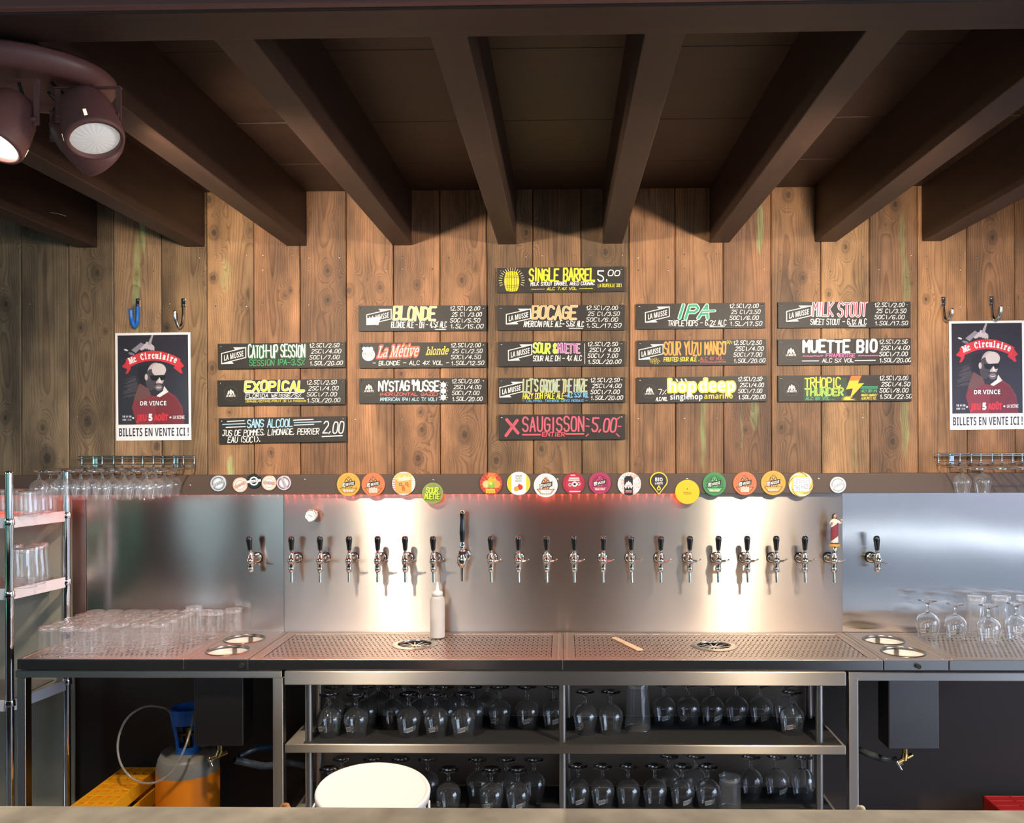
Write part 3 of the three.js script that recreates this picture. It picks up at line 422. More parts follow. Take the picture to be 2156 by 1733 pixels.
// ---------------------------------------------------------------- brown trim board, red light strip, steel splashback
{
  const t = struct('trim_1', [rbox(-ROOM.x, ROOM.x, Y_TRIM0, Y_TRIM1, 0.034, Z_TRIM, 0.002), box(-ROOM.x, ROOM.x, Y_TRIM0 + 0.03, Y_TRIM1 - 0.001, 0.001, 0.034)], M.trim);
  const heads = [[641, 1010], [912, 1011], [1174, 1009], [1447, 1008], [1724, 1008], [400, 1022]].map(([x, y]) => { const p = at(x, y, Z_TRIM); return new THREE.SphereGeometry(0.005, 10, 6).scale(1, 1, 0.6).translate(p.x, p.y, Z_TRIM); });
  const s = part('screw_heads', heads, M.screw, t); s.userData.kind = 'stuff';
  const xl = X(-60, 0.04), xr = X(1436, 0.04), o = thing('led_strip', 'red light strip under the lower edge of the brown trim board', 'light strip', [0, Y_TRIM0 + 0.009, 0.0285]);
  part('tape', box(xl, xr, -0.003, 0.0208, -0.004, 0.005), std(0xd8d0c8, 0.5), o);
  const led = rbox(-0.0024, 0.0024, -0.0052, -0.003, -0.0024, 0.0024, 0.0006), lit = std(0x401010, 0.4, 0, { emissive: new THREE.Color(1, 0.09, 0.05), emissiveIntensity: 60 });
  for (let x = xl + 0.012; x < xr; x += 0.0327) { const d = part('led', led, lit, o); d.position.x = x; }
  const lamp = new THREE.RectAreaLight(new THREE.Color(1, 0.14, 0.07), LED, xr - xl, 0.008); lamp.position.set((xl + xr) / 2, -0.0058, 0); lamp.rotation.x = -Math.PI / 2 - 1.05; o.add(lamp);
  // sheets: each bulges by a millimetre or so, as large thin sheets do
  const sheet = (label, px0, px1, mat, wave, seed) => {
    const xa = X(px0, Z_PANEL) + 0.0006, xb = X(px1, Z_PANEL) - 0.0006, y0 = Y_TRAY - 0.01, y1 = Y_TRIM0 + 0.029, nx = Math.round((xb - xa) * 40), ny = 24;
    const g = new THREE.PlaneGeometry(xb - xa, y1 - y0, nx, ny).translate((xa + xb) / 2, (y0 + y1) / 2, 0), p = g.attributes.position, uv = g.attributes.uv;
    for (let i = 0; i < p.count; i++) { const x = p.getX(i), y = p.getY(i); p.setZ(i, wave * (fbm(x * 1.6 + 9, y * 1.3, seed, 2) - 0.5) + wave * 0.25 * (noise(x * 5, y * 3, seed + 5) - 0.5)); uv.setXY(i, x, y); }
    g.computeVertexNormals();
    const o = thing('splashback_sheet', label, 'splashback', [0, 0, Z_PANEL]); part('front_face', g, mat, o); part('backing', box(xa, xb, y0, y1, -0.015, -0.004), M.steelDark, o);
  };
  sheet('brushed steel splashback sheet at left with green reflections', 181, 597, M.steelLeft, 0.006, 61);
  sheet('wide brushed steel splashback sheet carrying the row of taps', 597, 1773, M.steelUp, 0.005, 71);
  sheet('bluish steel splashback sheet at right behind the clear glasses', 1773, 2420, M.steelAcross, 0.007, 87);
  const xa = X(181, Z_PANEL);
  part('edge_post', rbox(xa - 0.055, xa - 0.002, Y_TRAY - 0.012, Y_TRIM0 - 0.001, 0.0, 0.022, 0.003), std(0x8a6f66, 0.3, 0.8), scene).userData.kind = 'structure';
  struct('wall_panel', rbox(-ROOM.x, xa - 0.056, 0.1, Y_TRIM0 - 0.001, 0.0, 0.008, 0.002), std(0xa09c8c, 0.5, 0.1));
  scene.children.find(c => c.name === 'edge_post').name = 'trim_2';
}
// ---------------------------------------------------------------- round badges on the trim board
{
  const S = 200, c = document.createElement('canvas'); c.width = 1000; c.height = 1000; const g = c.getContext('2d');
  const rays = (col, n = 46) => { g.strokeStyle = col; g.lineWidth = 1.6; for (let a = 0; a < n; a++) { const t = (a / n) * 2 * Math.PI; g.beginPath(); g.moveTo(100 + 62 * Math.cos(t), 100 + 62 * Math.sin(t)); g.lineTo(100 + 88 * Math.cos(t), 100 + 88 * Math.sin(t)); g.stroke(); } };
  const hop = (cone, low, line1, line2, ink = '#3a2a1c') => {
    g.strokeStyle = ink; g.lineWidth = 4; g.fillStyle = cone; g.beginPath(); g.moveTo(100, 32); g.bezierCurveTo(150, 70, 150, 120, 100, 152); g.bezierCurveTo(50, 120, 50, 70, 100, 32); g.fill(); g.stroke();
    for (const [x, y] of [[82, 70], [118, 70], [100, 58], [72, 96], [100, 88], [128, 96], [86, 124], [114, 124]]) { g.beginPath(); g.moveTo(x, y - 16); g.quadraticCurveTo(x + 16, y, x, y + 12); g.quadraticCurveTo(x - 16, y, x, y - 16); g.stroke(); }
    g.fillStyle = low; g.beginPath(); g.moveTo(28, 132); g.lineTo(172, 132); g.lineTo(140, 172); g.lineTo(60, 172); g.closePath(); g.fill(); g.stroke();
    g.save(); g.transform(1, -0.2, 0, 1, 0, 24); g.fillStyle = '#f4f0ea'; g.fillRect(46, 76, 108, 36); g.strokeStyle = '#2a211a'; g.strokeRect(46, 76, 108, 36); g.fillStyle = '#2a211a'; g.fillRect(74, 76, 78, 36); typed(g, 'LA', 50, 82, 22, 24, 'bold sans-serif', '#2a211a'); typed(g, 'MUSSE', 80, 82, 68, 24, 'bold sans-serif', '#f4f0ea'); g.restore();
    g.fillStyle = '#f4efe6'; if (line2) { g.fillRect(66, 130, 68, 20); g.fillRect(66, 154, 68, 18); typed(g, line1, 70, 133, 60, 14, 'bold sans-serif', '#b4532c'); typed(g, line2, 70, 157, 60, 12, 'bold sans-serif', '#b4532c'); } else typed(g, line1, 56, 146, 88, 17, 'bold sans-serif', '#faf7f0', '#7a4a20', 12);
  };
  const fill = col => { g.fillStyle = col; g.fillRect(0, 0, S, S); }, disc = (col, r, x = 100, y = 100) => { g.fillStyle = col; g.beginPath(); g.arc(x, y, r, 0, 7); g.fill(); };
  const medal = (base, ring, ink, turn = -0.45) => () => { fill(base); disc(ring, 82); disc(base, 68); disc('#f6f3f2', 52); g.save(); g.translate(100, 100); g.rotate(turn); g.fillStyle = base; g.fillRect(-88, -20, 176, 40); g.strokeStyle = ink; g.lineWidth = 4; g.strokeRect(-72, -18, 144, 36); typed(g, 'LA MUSSE', -64, -10, 128, 22, 'bold sans-serif', ink); g.restore(); };
  const B = [ // [px, py, radius px, edge colour, label, draw, shape]
    [460, 1018, 16.5, 0xbfc4cc, 'small silver badge with slanted banner, leftmost on the trim board', medal('#c3c8d2', '#747a86', '#6a707c')],
    [506, 1021, 15.5, 0xd9a898, 'small copper-pink badge touching the black badge at its right', medal('#e6b8a8', '#f0dcd4', '#8a6a60')],
    [535, 1013, 15, 0x1a1a1c, 'small black badge with white ring and banner', () => { fill('#191a1d'); disc('#f0f0f0', 62); disc('#191a1d', 42); g.save(); g.translate(100, 100); g.rotate(-0.12); g.fillStyle = '#f4f4f4'; g.fillRect(-98, -17, 196, 34); typed(g, 'LA MUSSE', -60, -10, 120, 22, 'bold sans-serif', '#3a3a3c'); g.restore(); }],
    [567, 1017, 15.5, 0xd9a898, 'small copper-pink badge right of the black badge', medal('#e8bcae', '#f2e2dc', '#5a4a46', 0.1)],
    [598, 1017, 15, 0xb9a8b4, 'small lilac-silver badge, last of the row of small ones', medal('#cdbfca', '#6e5f6c', '#7a6c78', 1.2)],
    [734, 1020, 24, 0xe39a35, 'yellow-orange hop badge, left of its orange-red neighbour', () => { fill('#f0a840'); rays('#8a5a1c'); hop('#f2b650', '#f0b048', 'BLONDE'); }],
    [786, 1020, 24, 0xd9663c, 'orange-red hop badge, right of its yellow-orange neighbour on the left side', () => { fill('#ea7a4a'); rays('#8a3f22'); hop('#f0986a', '#ee8c58', 'BOCAGE', 'PALE ALE'); }],
    [850, 1018, 24, 0xe9dfd2, 'badge printed with an orange beer can on white and red', () => { fill('#f0e8e0'); g.fillStyle = '#b4584a'; for (let i = 0; i < 9; i++) g.fillRect(4, 30 + i * 18, 46, 7); g.fillStyle = '#c9b4a8'; for (let i = 0; i < 9; i++) g.fillRect(150, 34 + i * 18, 46, 6); g.fillStyle = '#f2a24e'; g.fillRect(28, 10, 140, 178); g.fillStyle = '#f6c06a'; g.fillRect(28, 10, 140, 60); g.save(); g.transform(1, -0.1, -0.2, 1, 20, 16); typed(g, 'Indien', 40, 34, 110, 34, 'serif', '#f8efe0', '#f8efe0', 6); g.restore(); for (const [x, y, r] of [[74, 108, 14], [96, 128, 12], [128, 104, 14], [100, 150, 14], [140, 124, 8]]) { disc('#b8461e', r, x, y); disc('#f2a24e', r * 0.5, x, y); } }],
    [911, 1039, 22, 0x8d9a5c, 'olive green badge with lime lettering hanging from a screw', () => { fill('#8f9850'); disc('#848d49', 86); hand(g, 'SOUR', 44, 50, 108, 46, '#2e331c', 18, { gap: 1 }); hand(g, 'MUETTE', 32, 110, 132, 44, '#2e331c', 16, { gap: 1 }); hand(g, 'SOUR', 41, 46, 108, 46, '#c0d23c', 13, { gap: 1 }); hand(g, 'MUETTE', 29, 106, 132, 44, '#c0d23c', 11, { gap: 1 }); }],
    [1034, 1018, 23.5, 0xa03a28, 'red badge with a lightning bolt over yellow and green fruit', () => { fill('#b23a2a'); g.strokeStyle = '#d8603c'; g.lineWidth = 6; for (let a = 0; a < 18; a++) { g.beginPath(); g.moveTo(100, 110); g.lineTo(100 + 110 * Math.cos(a * 0.35), 110 + 110 * Math.sin(a * 0.35)); g.stroke(); } disc('#f2a83a', 40, 110, 78); disc('#f6b264', 34, 58, 106); disc('#f0c48a', 24, 58, 106); disc('#ee9a48', 34, 148, 106); disc('#86b03c', 30, 104, 112); disc('#c8cf4a', 16, 98, 100); g.fillStyle = '#f07a3c'; g.beginPath(); g.moveTo(80, 6); g.lineTo(150, 10); g.lineTo(128, 30); g.lineTo(160, 32); g.lineTo(104, 66); g.lineTo(114, 42); g.lineTo(62, 44); g.fill(); g.fillStyle = '#f2c43a'; g.fillRect(54, 148, 80, 34); typed(g, 'smash', 62, 156, 64, 18, 'serif', '#5a3a10'); }],
    [1092, 1018, 24, 0xe6dfd2, 'white badge with yellow sides and an orange fruit drawing', () => { fill('#efc22c'); g.fillStyle = '#fbf8f2'; g.fillRect(40, 0, 124, 200); typed(g, 'SOUR', 72, 26, 56, 18, 'bold sans-serif', '#2a2622'); typed(g, 'YUZU', 72, 48, 56, 18, 'bold sans-serif', '#2a2622'); typed(g, 'MANGO', 72, 70, 56, 16, 'bold sans-serif', '#2a2622'); disc('#c33a2a', 24, 112, 132); g.fillStyle = '#c33a2a'; g.beginPath(); g.moveTo(92, 118); g.lineTo(104, 100); g.lineTo(130, 122); g.fill(); disc('#f09c34', 22, 80, 146); }],
    [1149, 1022, 24.5, 0xe9e4de, 'white hop badge with fine black rays', () => { fill('#f7f4f0'); rays('#4a4440'); hop('#f0a070', '#f0b090', 'IPA'); g.fillStyle = '#f7f4f0'; g.fillRect(58, 140, 84, 26); typed(g, 'J - I P A', 66, 144, 66, 16, 'sans-serif', '#3a3430'); }],
    [1208, 1018, 22.5, 0xa52a3c, 'crimson badge with a large white eye', () => { fill('#b8324a'); g.strokeStyle = '#8a1e34'; g.lineWidth = 6; for (const r of [92, 78]) { g.beginPath(); g.arc(100, 100, r, 0, 7); g.stroke(); } g.fillStyle = '#f0c8c4'; g.fillRect(58, 46, 92, 13); g.fillRect(52, 64, 100, 13); g.fillRect(60, 168, 100, 10); g.fillRect(70, 20, 44, 10); disc('#f4efe8', 24, 108, 106); disc('#1e1416', 12, 108, 106); disc('#f0d8d0', 15, 66, 112); disc('#3a1a20', 8, 66, 112); disc('#f0d8d0', 15, 146, 104); disc('#3a1a20', 8, 146, 104); }],
    [1263, 1017, 23, 0x8a2c4c, 'magenta hop badge with white lower lettering', () => { fill('#a63a5c'); disc('#8f2f50', 70); hop('#d85a86', '#c84a74', 'MILK STOUT', null, '#5a1a34'); }],
    [1325, 1019, 24, 0xd9c4b8, 'white badge with orange scrawls and a black can', () => { fill('#f4ece6'); g.strokeStyle = '#d89a86'; g.lineWidth = 5; for (let i = 0; i < 40; i++) { g.beginPath(); g.arc(rr(0, 200), rr(0, 200), rr(8, 22), rr(0, 6), rr(6, 9)); g.stroke(); } g.fillStyle = '#231c1e'; g.fillRect(56, 44, 74, 156); g.fillRect(66, 32, 54, 14); g.fillStyle = '#f2efec'; for (const [x, y] of [[93, 92], [78, 104], [108, 104], [70, 118], [116, 118], [93, 118]]) { g.beginPath(); g.moveTo(x, y - 22); g.lineTo(x + 13, y); g.lineTo(x, y + 24); g.lineTo(x - 13, y); g.fill(); } typed(g, 'LA MUETTE', 66, 108, 54, 14, 'bold sans-serif', '#231c1e'); g.fillStyle = '#e8dcd4'; g.fillRect(66, 156, 54, 7); g.fillStyle = '#c86a5a'; g.fillRect(66, 168, 54, 7); }],
    [1387, 1018, 24, 0xc9a428, 'dark shield badge with yellow edge lettered BIO', () => { fill('#e9cf4a'); g.fillStyle = '#3a2c2c'; g.beginPath(); g.arc(100, 78, 66, Math.PI * 0.87, Math.PI * 2.13); g.lineTo(100, 186); g.closePath(); g.fill(); typed(g, 'BIO', 66, 50, 68, 32, 'bold sans-serif', '#f6f3ee'); typed(g, 'LA MUETTE', 66, 90, 68, 18, 'bold sans-serif', '#f6f3ee'); disc('#e9d24a', 17, 100, 142); g.fillStyle = '#e9d24a'; g.beginPath(); g.moveTo(100, 112); g.lineTo(116, 138); g.lineTo(84, 138); g.fill(); disc('#5a4a1c', 9, 100, 142); }, 'shield'],
    [1447, 1036, 25, 0xe0a818, 'plain yellow badge with tiny dark print, hanging below a screw', () => { fill('#f4bd22'); typed(g, 'EXOPICAL', 66, 100, 68, 12, 'bold sans-serif', '#5a4410'); g.fillStyle = '#5a4410'; g.fillRect(76, 116, 54, 3); disc('#5a4410', 5, 100, 74); }],
    [1504, 1019, 24, 0x3f7a4a, 'green hop badge right of the plain yellow one', () => { fill('#4a8a55'); disc('#3a7a48', 72); rays('#23552e'); hop('#7cc47c', '#6ab46c', 'TRIPLE HOPS', null, '#1e3a22'); }],
    [1568, 1018, 24, 0xd2663c, 'orange-red hop badge on the right side, beside the green one', () => { fill('#e2764a'); rays('#7a3a22'); hop('#ec9468', '#ea8a5a', 'BOCAGE', 'PALE ALE'); }],
    [1628, 1017, 25, 0xe09a38, 'yellow-orange hop badge on the right side, beside the swirl badge', () => { fill('#eea444'); rays('#8a5a1c'); hop('#f4b85a', '#f2b04e', 'BLONDE'); }],
    [1686, 1020, 25, 0xd9a850, 'white lettered badge in a yellow and white swirl', () => { fill('#f0c066'); g.lineWidth = 9; for (let a = 0; a < 9; a++) { g.strokeStyle = a % 2 ? '#f6f2ea' : '#4a3a24'; g.lineWidth = a % 2 ? 10 : 4; g.beginPath(); g.arc(100 + 30 * Math.cos(a * 0.7), 100 + 30 * Math.sin(a * 0.7), 72, a * 0.7, a * 0.7 + 1.7); g.stroke(); } g.fillStyle = '#f4f3f0'; g.fillRect(40, 42, 126, 112); for (const [t, x, y, w] of [["LET'S", 46, 50, 50], ['GROOVE', 98, 46, 66], ['THE', 46, 104, 48], ['HAZE', 100, 96, 62]]) { typed(g, t, x, y, w, 42, 'bold sans-serif', '#8e98a4'); } }],
    [1764, 1021, 16.5, 0xb4b8bc, 'small silver badge alone at the right end of the trim board', medal('#d4d6d8', '#9a9c9e', '#8a8c8e')],
  ];
  B.forEach(([, , , , , draw], i) => { g.save(); g.translate((i % 5) * S, Math.floor(i / 5) * S); g.beginPath(); g.rect(0, 0, S, S); g.clip(); draw(); g.restore(); });
  const tex = new THREE.CanvasTexture(c); tex.colorSpace = THREE.SRGBColorSpace; const print = phys(0xffffff, 0.4, 0, { map: tex, clearcoat: 0.3, clearcoatRoughness: 0.15 });
  B.forEach(([px, py, pr, edge, label, , kind], i) => {
    const p = at(px, py, Z_TRIM + 0.004), r = pr * 0.00183, s = new THREE.Shape();
    if (kind) { s.absarc(0, r * 0.22, r * 0.76, Math.PI * 1.13, -Math.PI * 0.13, true); s.lineTo(0, -r * 0.98); s.closePath(); } else s.absarc(0, 0, r, 0, Math.PI * 2);
    const small = pr < 17, depth = 0.004, o = thing('tap_badge', label, 'badge', [p.x, p.y, Z_TRIM + 0.0012], 'round beer badges along the trim board');
    part('badge_body', new THREE.ExtrudeGeometry(s, { depth, bevelEnabled: true, bevelThickness: 0.001, bevelSize: 0.001, bevelSegments: 2, curveSegments: 22 }), std(edge, small ? 0.3 : 0.5, small ? 0.7 : 0), o);
    const f = new THREE.ShapeGeometry(s, 22), uv = f.attributes.uv, q = f.attributes.position, u0 = (i % 5) / 5, v0 = 1 - Math.floor(i / 5) / 5;
    for (let k = 0; k < uv.count; k++) uv.setXY(k, u0 + 0.2 * (0.5 + q.getX(k) / r / 2.04), v0 - 0.2 * (0.5 - q.getY(k) / r / 2.04));
    f.translate(0, 0, depth + 0.0013); part('printed_face', f, print, o);
  });
}
// ---------------------------------------------------------------- beer taps
{
  const tapBody = (long) => {
    const o = thing('beer_tap', '', 'tap', [0, 0, Z_PANEL]);
    part('flange', lathe([[0, 0.006], [0.016, 0.006], [0.0215, 0.003], [0.0225, 0], [0, 0]], 24).rotateX(Math.PI / 2).translate(0, 0, 0.002), M.nickel, o);
    part('gasket', lathe([[0.0215, 0.0024], [0.0245, 0.0015], [0.0245, 0], [0.02, 0]], 24).rotateX(Math.PI / 2).translate(0, 0, 0.0008), M.rubber, o, 'dark rubber ring against the steel');
    part('shank', lathe([[0.012, 0.006], [0.012, 0.018], [0.0155, 0.02], [0.0155, 0.032], [0.0105, 0.036], [0.0095, 0.05], [0.0125, 0.056], [0.0125, 0.07]], 18).rotateX(Math.PI / 2), M.nickel, o);
    part('valve_body', [lathe([[0, 0.034], [0.009, 0.033], [0.0105, 0.026], [0.0095, 0.022], [0.0125, 0.018], [0.0135, 0.008], [0.0165, 0], [0.0165, -0.01], [0.0125, -0.022], [0.0115, -0.034], [0.0135, -0.036], [0.0135, -0.04], [0.0115, -0.052], [0.0075, -0.053], [0, -0.053]], 22).translate(0, 0, 0.074), new THREE.SphereGeometry(0.0165, 16, 12).translate(0, -0.004, 0.078)], M.nickel, o);
    const lever = part('flow_lever', [rod(V(0.008, -0.008, 0.074), V(0.031, -0.005, 0.078), 0.0055, 10), rod(V(0.03, -0.005, 0.078), V(0.043, 0.001, 0.083), 0.0028, 8), new THREE.SphereGeometry(0.004, 8, 6).translate(0.044, 0.002, 0.083)], M.nickel, o);
    if (long) part('spout', [rod(V(0, -0.05, 0.074), V(0.001, -0.098, 0.078), 0.0062, 14), rod(V(0, -0.05, 0.074), V(0, -0.058, 0.0745), 0.0078, 14)], M.nickel, o);
    return o;
  };
  const shortHandle = o => {
    const h = part('handle', lathe([[0.0075, 0.042], [0.0095, 0.046], [0.0115, 0.07], [0.0138, 0.086], [0.0136, 0.095], [0.011, 0.1015], [0.006, 0.1045], [0, 0.105]], 20), M.blackPlastic, o, 'short black tapered knob');
    part('ferrule', lathe([[0.0055, 0.03], [0.0055, 0.036], [0.0072, 0.037], [0.0072, 0.043], [0.006, 0.045]], 16), M.nickel, h);
    h.position.set(0, 0, 0.074); h.rotation.x = 0.06;
  };
  const proto = tapBody(true); shortHandle(proto); proto.scale.setScalar(0.87);
  const stub = tapBody(false); shortHandle(stub); stub.scale.setScalar(0.87);
  const G = 'chrome beer taps in a row on the steel splashback', N = 'chrome beer tap, short black knob, ';
  const list = [[614, N + 'just right of the left panel seam'], [674, N + 'below and right of the pressure gauge'], [735, N + 'below the left yellow-orange badge'], [795, N + 'below the left orange-red badge'], [853, N + 'below the badge with the orange can'], [912, N + 'above the squeeze bottle'],
    [1033, N + 'below the red lightning badge'], [1091, N + 'below the white and yellow badge'], [1150, N + 'below the white hop badge'], [1208, N + 'below the crimson eye badge'], [1269, N + 'below the magenta badge'], [1328, N + 'below the white badge with a black can'], [1390, N + 'below the dark shield badge'], [1451, N + 'below the plain yellow badge'], [1511, N + 'below the green hop badge'], [1572, N + 'below the right orange-red badge'], [1633, N + 'below the right yellow-orange badge'], [1693, N + 'just left of the figurine handle']];
  const y = px => at(px, 1178, Z_PANEL + 0.06).y, S = 0.87, ZT = Z_PANEL + 0.074 * S;
  list.forEach(([px, label], i) => { const p = V(X(px, ZT), y(px), Z_PANEL + 0.0035); if (!i) { proto.position.copy(p); proto.userData.label = label; proto.userData.group = G; } else { const c = copyOf(proto, p, label, G); c.rotation.z = (hash(i, 2, 3) - 0.5) * 0.03; } });
  stub.position.set(X(528, ZT), y(531), Z_PANEL + 0.0035); stub.userData.label = N + 'and no spout pipe, on the left sheet'; stub.userData.group = G; stub.children.find(c => c.name === 'flow_lever').rotation.z = -0.5; stub.children[5].rotation.z = 0.06;
  const s2 = copyOf(stub, V(X(1846, ZT), y(1847), Z_PANEL + 0.0035), N + 'and no spout pipe, alone on the right sheet', G); s2.children.find(c => c.name === 'flow_lever').rotation.z = -0.45;
  // the tall black handle on a plain bulbous tap
  const t = thing('beer_tap', 'chrome tap with tall slim black handle, left of middle', 'tap', [X(973, Z_PANEL + 0.07), at(973, 1174, Z_PANEL + 0.07).y, Z_PANEL + 0.0035], G);
  part('flange', lathe([[0, 0.006], [0.018, 0.006], [0.024, 0.002], [0.024, 0], [0, 0]], 24).rotateX(Math.PI / 2), M.nickel, t); part('shank', rod(V(0, 0, 0.004), V(0, 0, 0.066), 0.011, 16), M.nickel, t);
  part('valve_body', lathe([[0, 0.036], [0.0095, 0.036], [0.012, 0.03], [0.0125, 0.016], [0.0185, 0.01], [0.0205, -0.004], [0.0195, -0.018], [0.013, -0.03], [0.008, -0.034], [0.0068, -0.085], [0.0045, -0.085], [0.0045, -0.03], [0, -0.03]], 24).translate(0, -0.004, 0.07), M.nickel, t);
  part('collar', lathe([[0.0118, 0], [0.0135, 0.001], [0.0135, 0.012], [0.0118, 0.013]], 20).translate(0, 0.012, 0.07), M.rubber, t, 'black ring round the tap neck');
  const h = part('handle', lathe([[0.007, 0.058], [0.0085, 0.064], [0.011, 0.095], [0.0105, 0.112], [0.008, 0.142], [0.0082, 0.155], [0.0098, 0.163], [0.0098, 0.168]], 20).translate(0, 0, 0.07), M.blackPlastic, t, 'tall black waisted handle');
  part('handle_cap', lathe([[0.0098, 0.168], [0.0085, 0.174], [0.0055, 0.178], [0, 0.179]], 18).translate(0, 0, 0.07), M.chrome, h); part('ferrule', lathe([[0.006, 0.032], [0.011, 0.036], [0.011, 0.046], [0.008, 0.05], [0.008, 0.058], [0.0065, 0.06]], 18).translate(0, 0, 0.07), M.chrome, h);
  // tap whose handle is a painted figurine
  const f = tapBody(true); f.scale.setScalar(S); f.position.set(X(1754, ZT), y(1754), Z_PANEL + 0.0035); f.userData.label = 'chrome tap whose handle is a small painted robed figurine'; f.userData.group = G;
  const fig = part('figurine', lathe([[0, 0.132], [0.008, 0.13], [0.0125, 0.123], [0.0135, 0.11], [0.0125, 0.09], [0.0135, 0.06], [0.015, 0.042], [0, 0.042]], 20).scale(1, 1, 0.75), std(0xe6dcc8, 0.55), f, 'cream robe of the painted figurine'); fig.position.set(0.003, 0.0255, 0.074); fig.scale.setScalar(1.16);
  const sash = new THREE.CylinderGeometry(0.0139, 0.0146, 0.05, 20, 6, true), sp = sash.attributes.position; for (let i = 0; i < sp.count; i++) sp.setY(i, sp.getY(i) + sp.getX(i) * 0.75); sash.scale(1, 1, 0.77).translate(0, 0.084, 0); sash.computeVertexNormals();
  part('sash', sash, std(0x7c2a38, 0.6, 0, { side: THREE.DoubleSide }), fig, 'dark red sash over the robe');
  part('head', [new THREE.SphereGeometry(0.0066, 14, 12).scale(0.9, 1.2, 1).translate(0.001, 0.141, 0.002), new THREE.ConeGeometry(0.002, 0.004, 6).rotateX(Math.PI / 2).translate(0.001, 0.141, 0.0095), cyl(0.003, 0.003, 0.008, 8, 0, 0.128, 0)], std(0xc99a78, 0.6), fig);
  part('hair', [new THREE.SphereGeometry(0.0074, 14, 12, 0, Math.PI * 2, 0, Math.PI * 0.6).scale(1, 1.15, 1).translate(0, 0.1425, -0.0008), new THREE.CapsuleGeometry(0.0035, 0.014, 4, 8).translate(-0.0055, 0.134, -0.002), new THREE.CapsuleGeometry(0.0035, 0.014, 4, 8).translate(0.006, 0.134, -0.003)], std(0x3a2318, 0.7), fig);
  part('arms', [tube([[-0.009, 0.124, 0.002], [-0.016, 0.114, 0.006], [-0.014, 0.117, 0.015]], 0.0046, 10, 8), tube([[0.01, 0.124, 0.002], [0.019, 0.116, 0.006], [0.021, 0.124, 0.013]], 0.0046, 10, 8)], std(0xe9dfcc, 0.6), fig);
  part('hands', [new THREE.SphereGeometry(0.0042, 10, 8).translate(-0.013, 0.118, 0.0185), new THREE.SphereGeometry(0.0042, 10, 8).translate(0.0215, 0.127, 0.016)], std(0xcfa182, 0.6), fig);
  part('plinth', lathe([[0.0215, 0.028], [0.0225, 0.033], [0.019, 0.038], [0.014, 0.042], [0, 0.042], [0, 0.028]].reverse(), 8).scale(1, 1, 0.8), std(0xb8863a, 0.45), fig, 'eight-sided ochre base'); part('plinth_top', lathe([[0.0192, 0.0382], [0.0145, 0.0428], [0, 0.043]], 8).scale(1, 1, 0.8), std(0x2e3a5c, 0.5), fig, 'dark blue top of the base');
  part('stem', lathe([[0.006, 0.004], [0.0085, 0.006], [0.0085, 0.028], [0, 0.028]], 16), M.nickel, fig);
  // round pressure gauge
  const q = at(654, 1086, Z_PANEL + 0.05), ga = thing('pressure_gauge', 'small round pressure gauge with white dial on the splashback', 'gauge', [q.x, q.y, Z_PANEL + 0.003]);
  part('stub', rod(V(0.006, 0, 0), V(0.002, 0, 0.03), 0.016, 20), M.nickel, ga); part('bezel', lathe([[0.019, 0], [0.0235, 0.003], [0.0245, 0.018], [0.0235, 0.022], [0.021, 0.022], [0.02, 0.019], [0, 0.019]], 28).rotateX(Math.PI / 2).translate(0, 0, 0.026), M.chrome, ga);
  const dc = document.createElement('canvas'); dc.width = dc.height = 128; const dg = dc.getContext('2d'); dg.fillStyle = '#ececea'; dg.fillRect(0, 0, 128, 128); dg.strokeStyle = '#3a3a3a'; dg.lineWidth = 4; for (let a = 0; a < 11; a++) { const t = 2.3 + a * 0.47; dg.beginPath(); dg.moveTo(64 + 44 * Math.cos(t), 64 + 44 * Math.sin(t)); dg.lineTo(64 + 55 * Math.cos(t), 64 + 55 * Math.sin(t)); dg.stroke(); } dg.lineWidth = 6; dg.beginPath(); dg.moveTo(84, 78); dg.lineTo(34, 52); dg.stroke();
  const dt = new THREE.CanvasTexture(dc); dt.colorSpace = THREE.SRGBColorSpace; part('dial', new THREE.CircleGeometry(0.0205, 28).translate(0, 0, 0.0462), std(0xffffff, 0.4, 0, { map: dt }), ga);
}
// ---------------------------------------------------------------- counter sections with drip trays
const xf = px => at(px, 1389, Z_FRONT).x;                 // counter joints, read along the front edge
const pinkSteel = std(0xd6c8be, 0.4, 1, { bumpMap: scratch, bumpScale: 0.00003 });
function perforated(x0, x1, z0, z1, nx, nz, r, skip = [], y = 0, t = 0.0015) {
  const pos = [], dx = (x1 - x0) / nx, dz = (z1 - z0) / nz, N = 12, tri = (a, b, c) => pos.push(...a, ...b, ...c);
  for (let i = 0; i < nx; i++) for (let j = 0; j < nz; j++) {
    const cx = x0 + (i + 0.5) * dx, cz = z0 + (j + 0.5) * dz; if (skip.some(s => Math.hypot(cx - s[0], cz - s[1]) < s[2])) continue;
    const inn = [], out = [];
    for (let k = 0; k < N; k++) { const a = (k / N) * 2 * Math.PI, c = Math.cos(a), s = Math.sin(a), m = Math.max(Math.abs(c), Math.abs(s)); inn.push([cx + r * c, y, cz + r * s]); out.push([cx + (dx / 2) * Math.max(-1, Math.min(1, c / m)), y, cz + (dz / 2) * Math.max(-1, Math.min(1, s / m))]); }
    for (let k = 0; k < N; k++) { const n = (k + 1) % N, lo = p => [p[0], y - t, p[2]]; tri(out[k], inn[k], out[n]); tri(inn[k], inn[n], out[n]); tri(inn[k], lo(inn[k]), inn[n]); tri(inn[n], lo(inn[k]), lo(inn[n])); }
  }
  const g = new THREE.BufferGeometry(); g.setAttribute('position', new THREE.Float32BufferAttribute(pos, 3)); g.computeVertexNormals(); return uvBox(g);
}
const Z0 = 0.023;
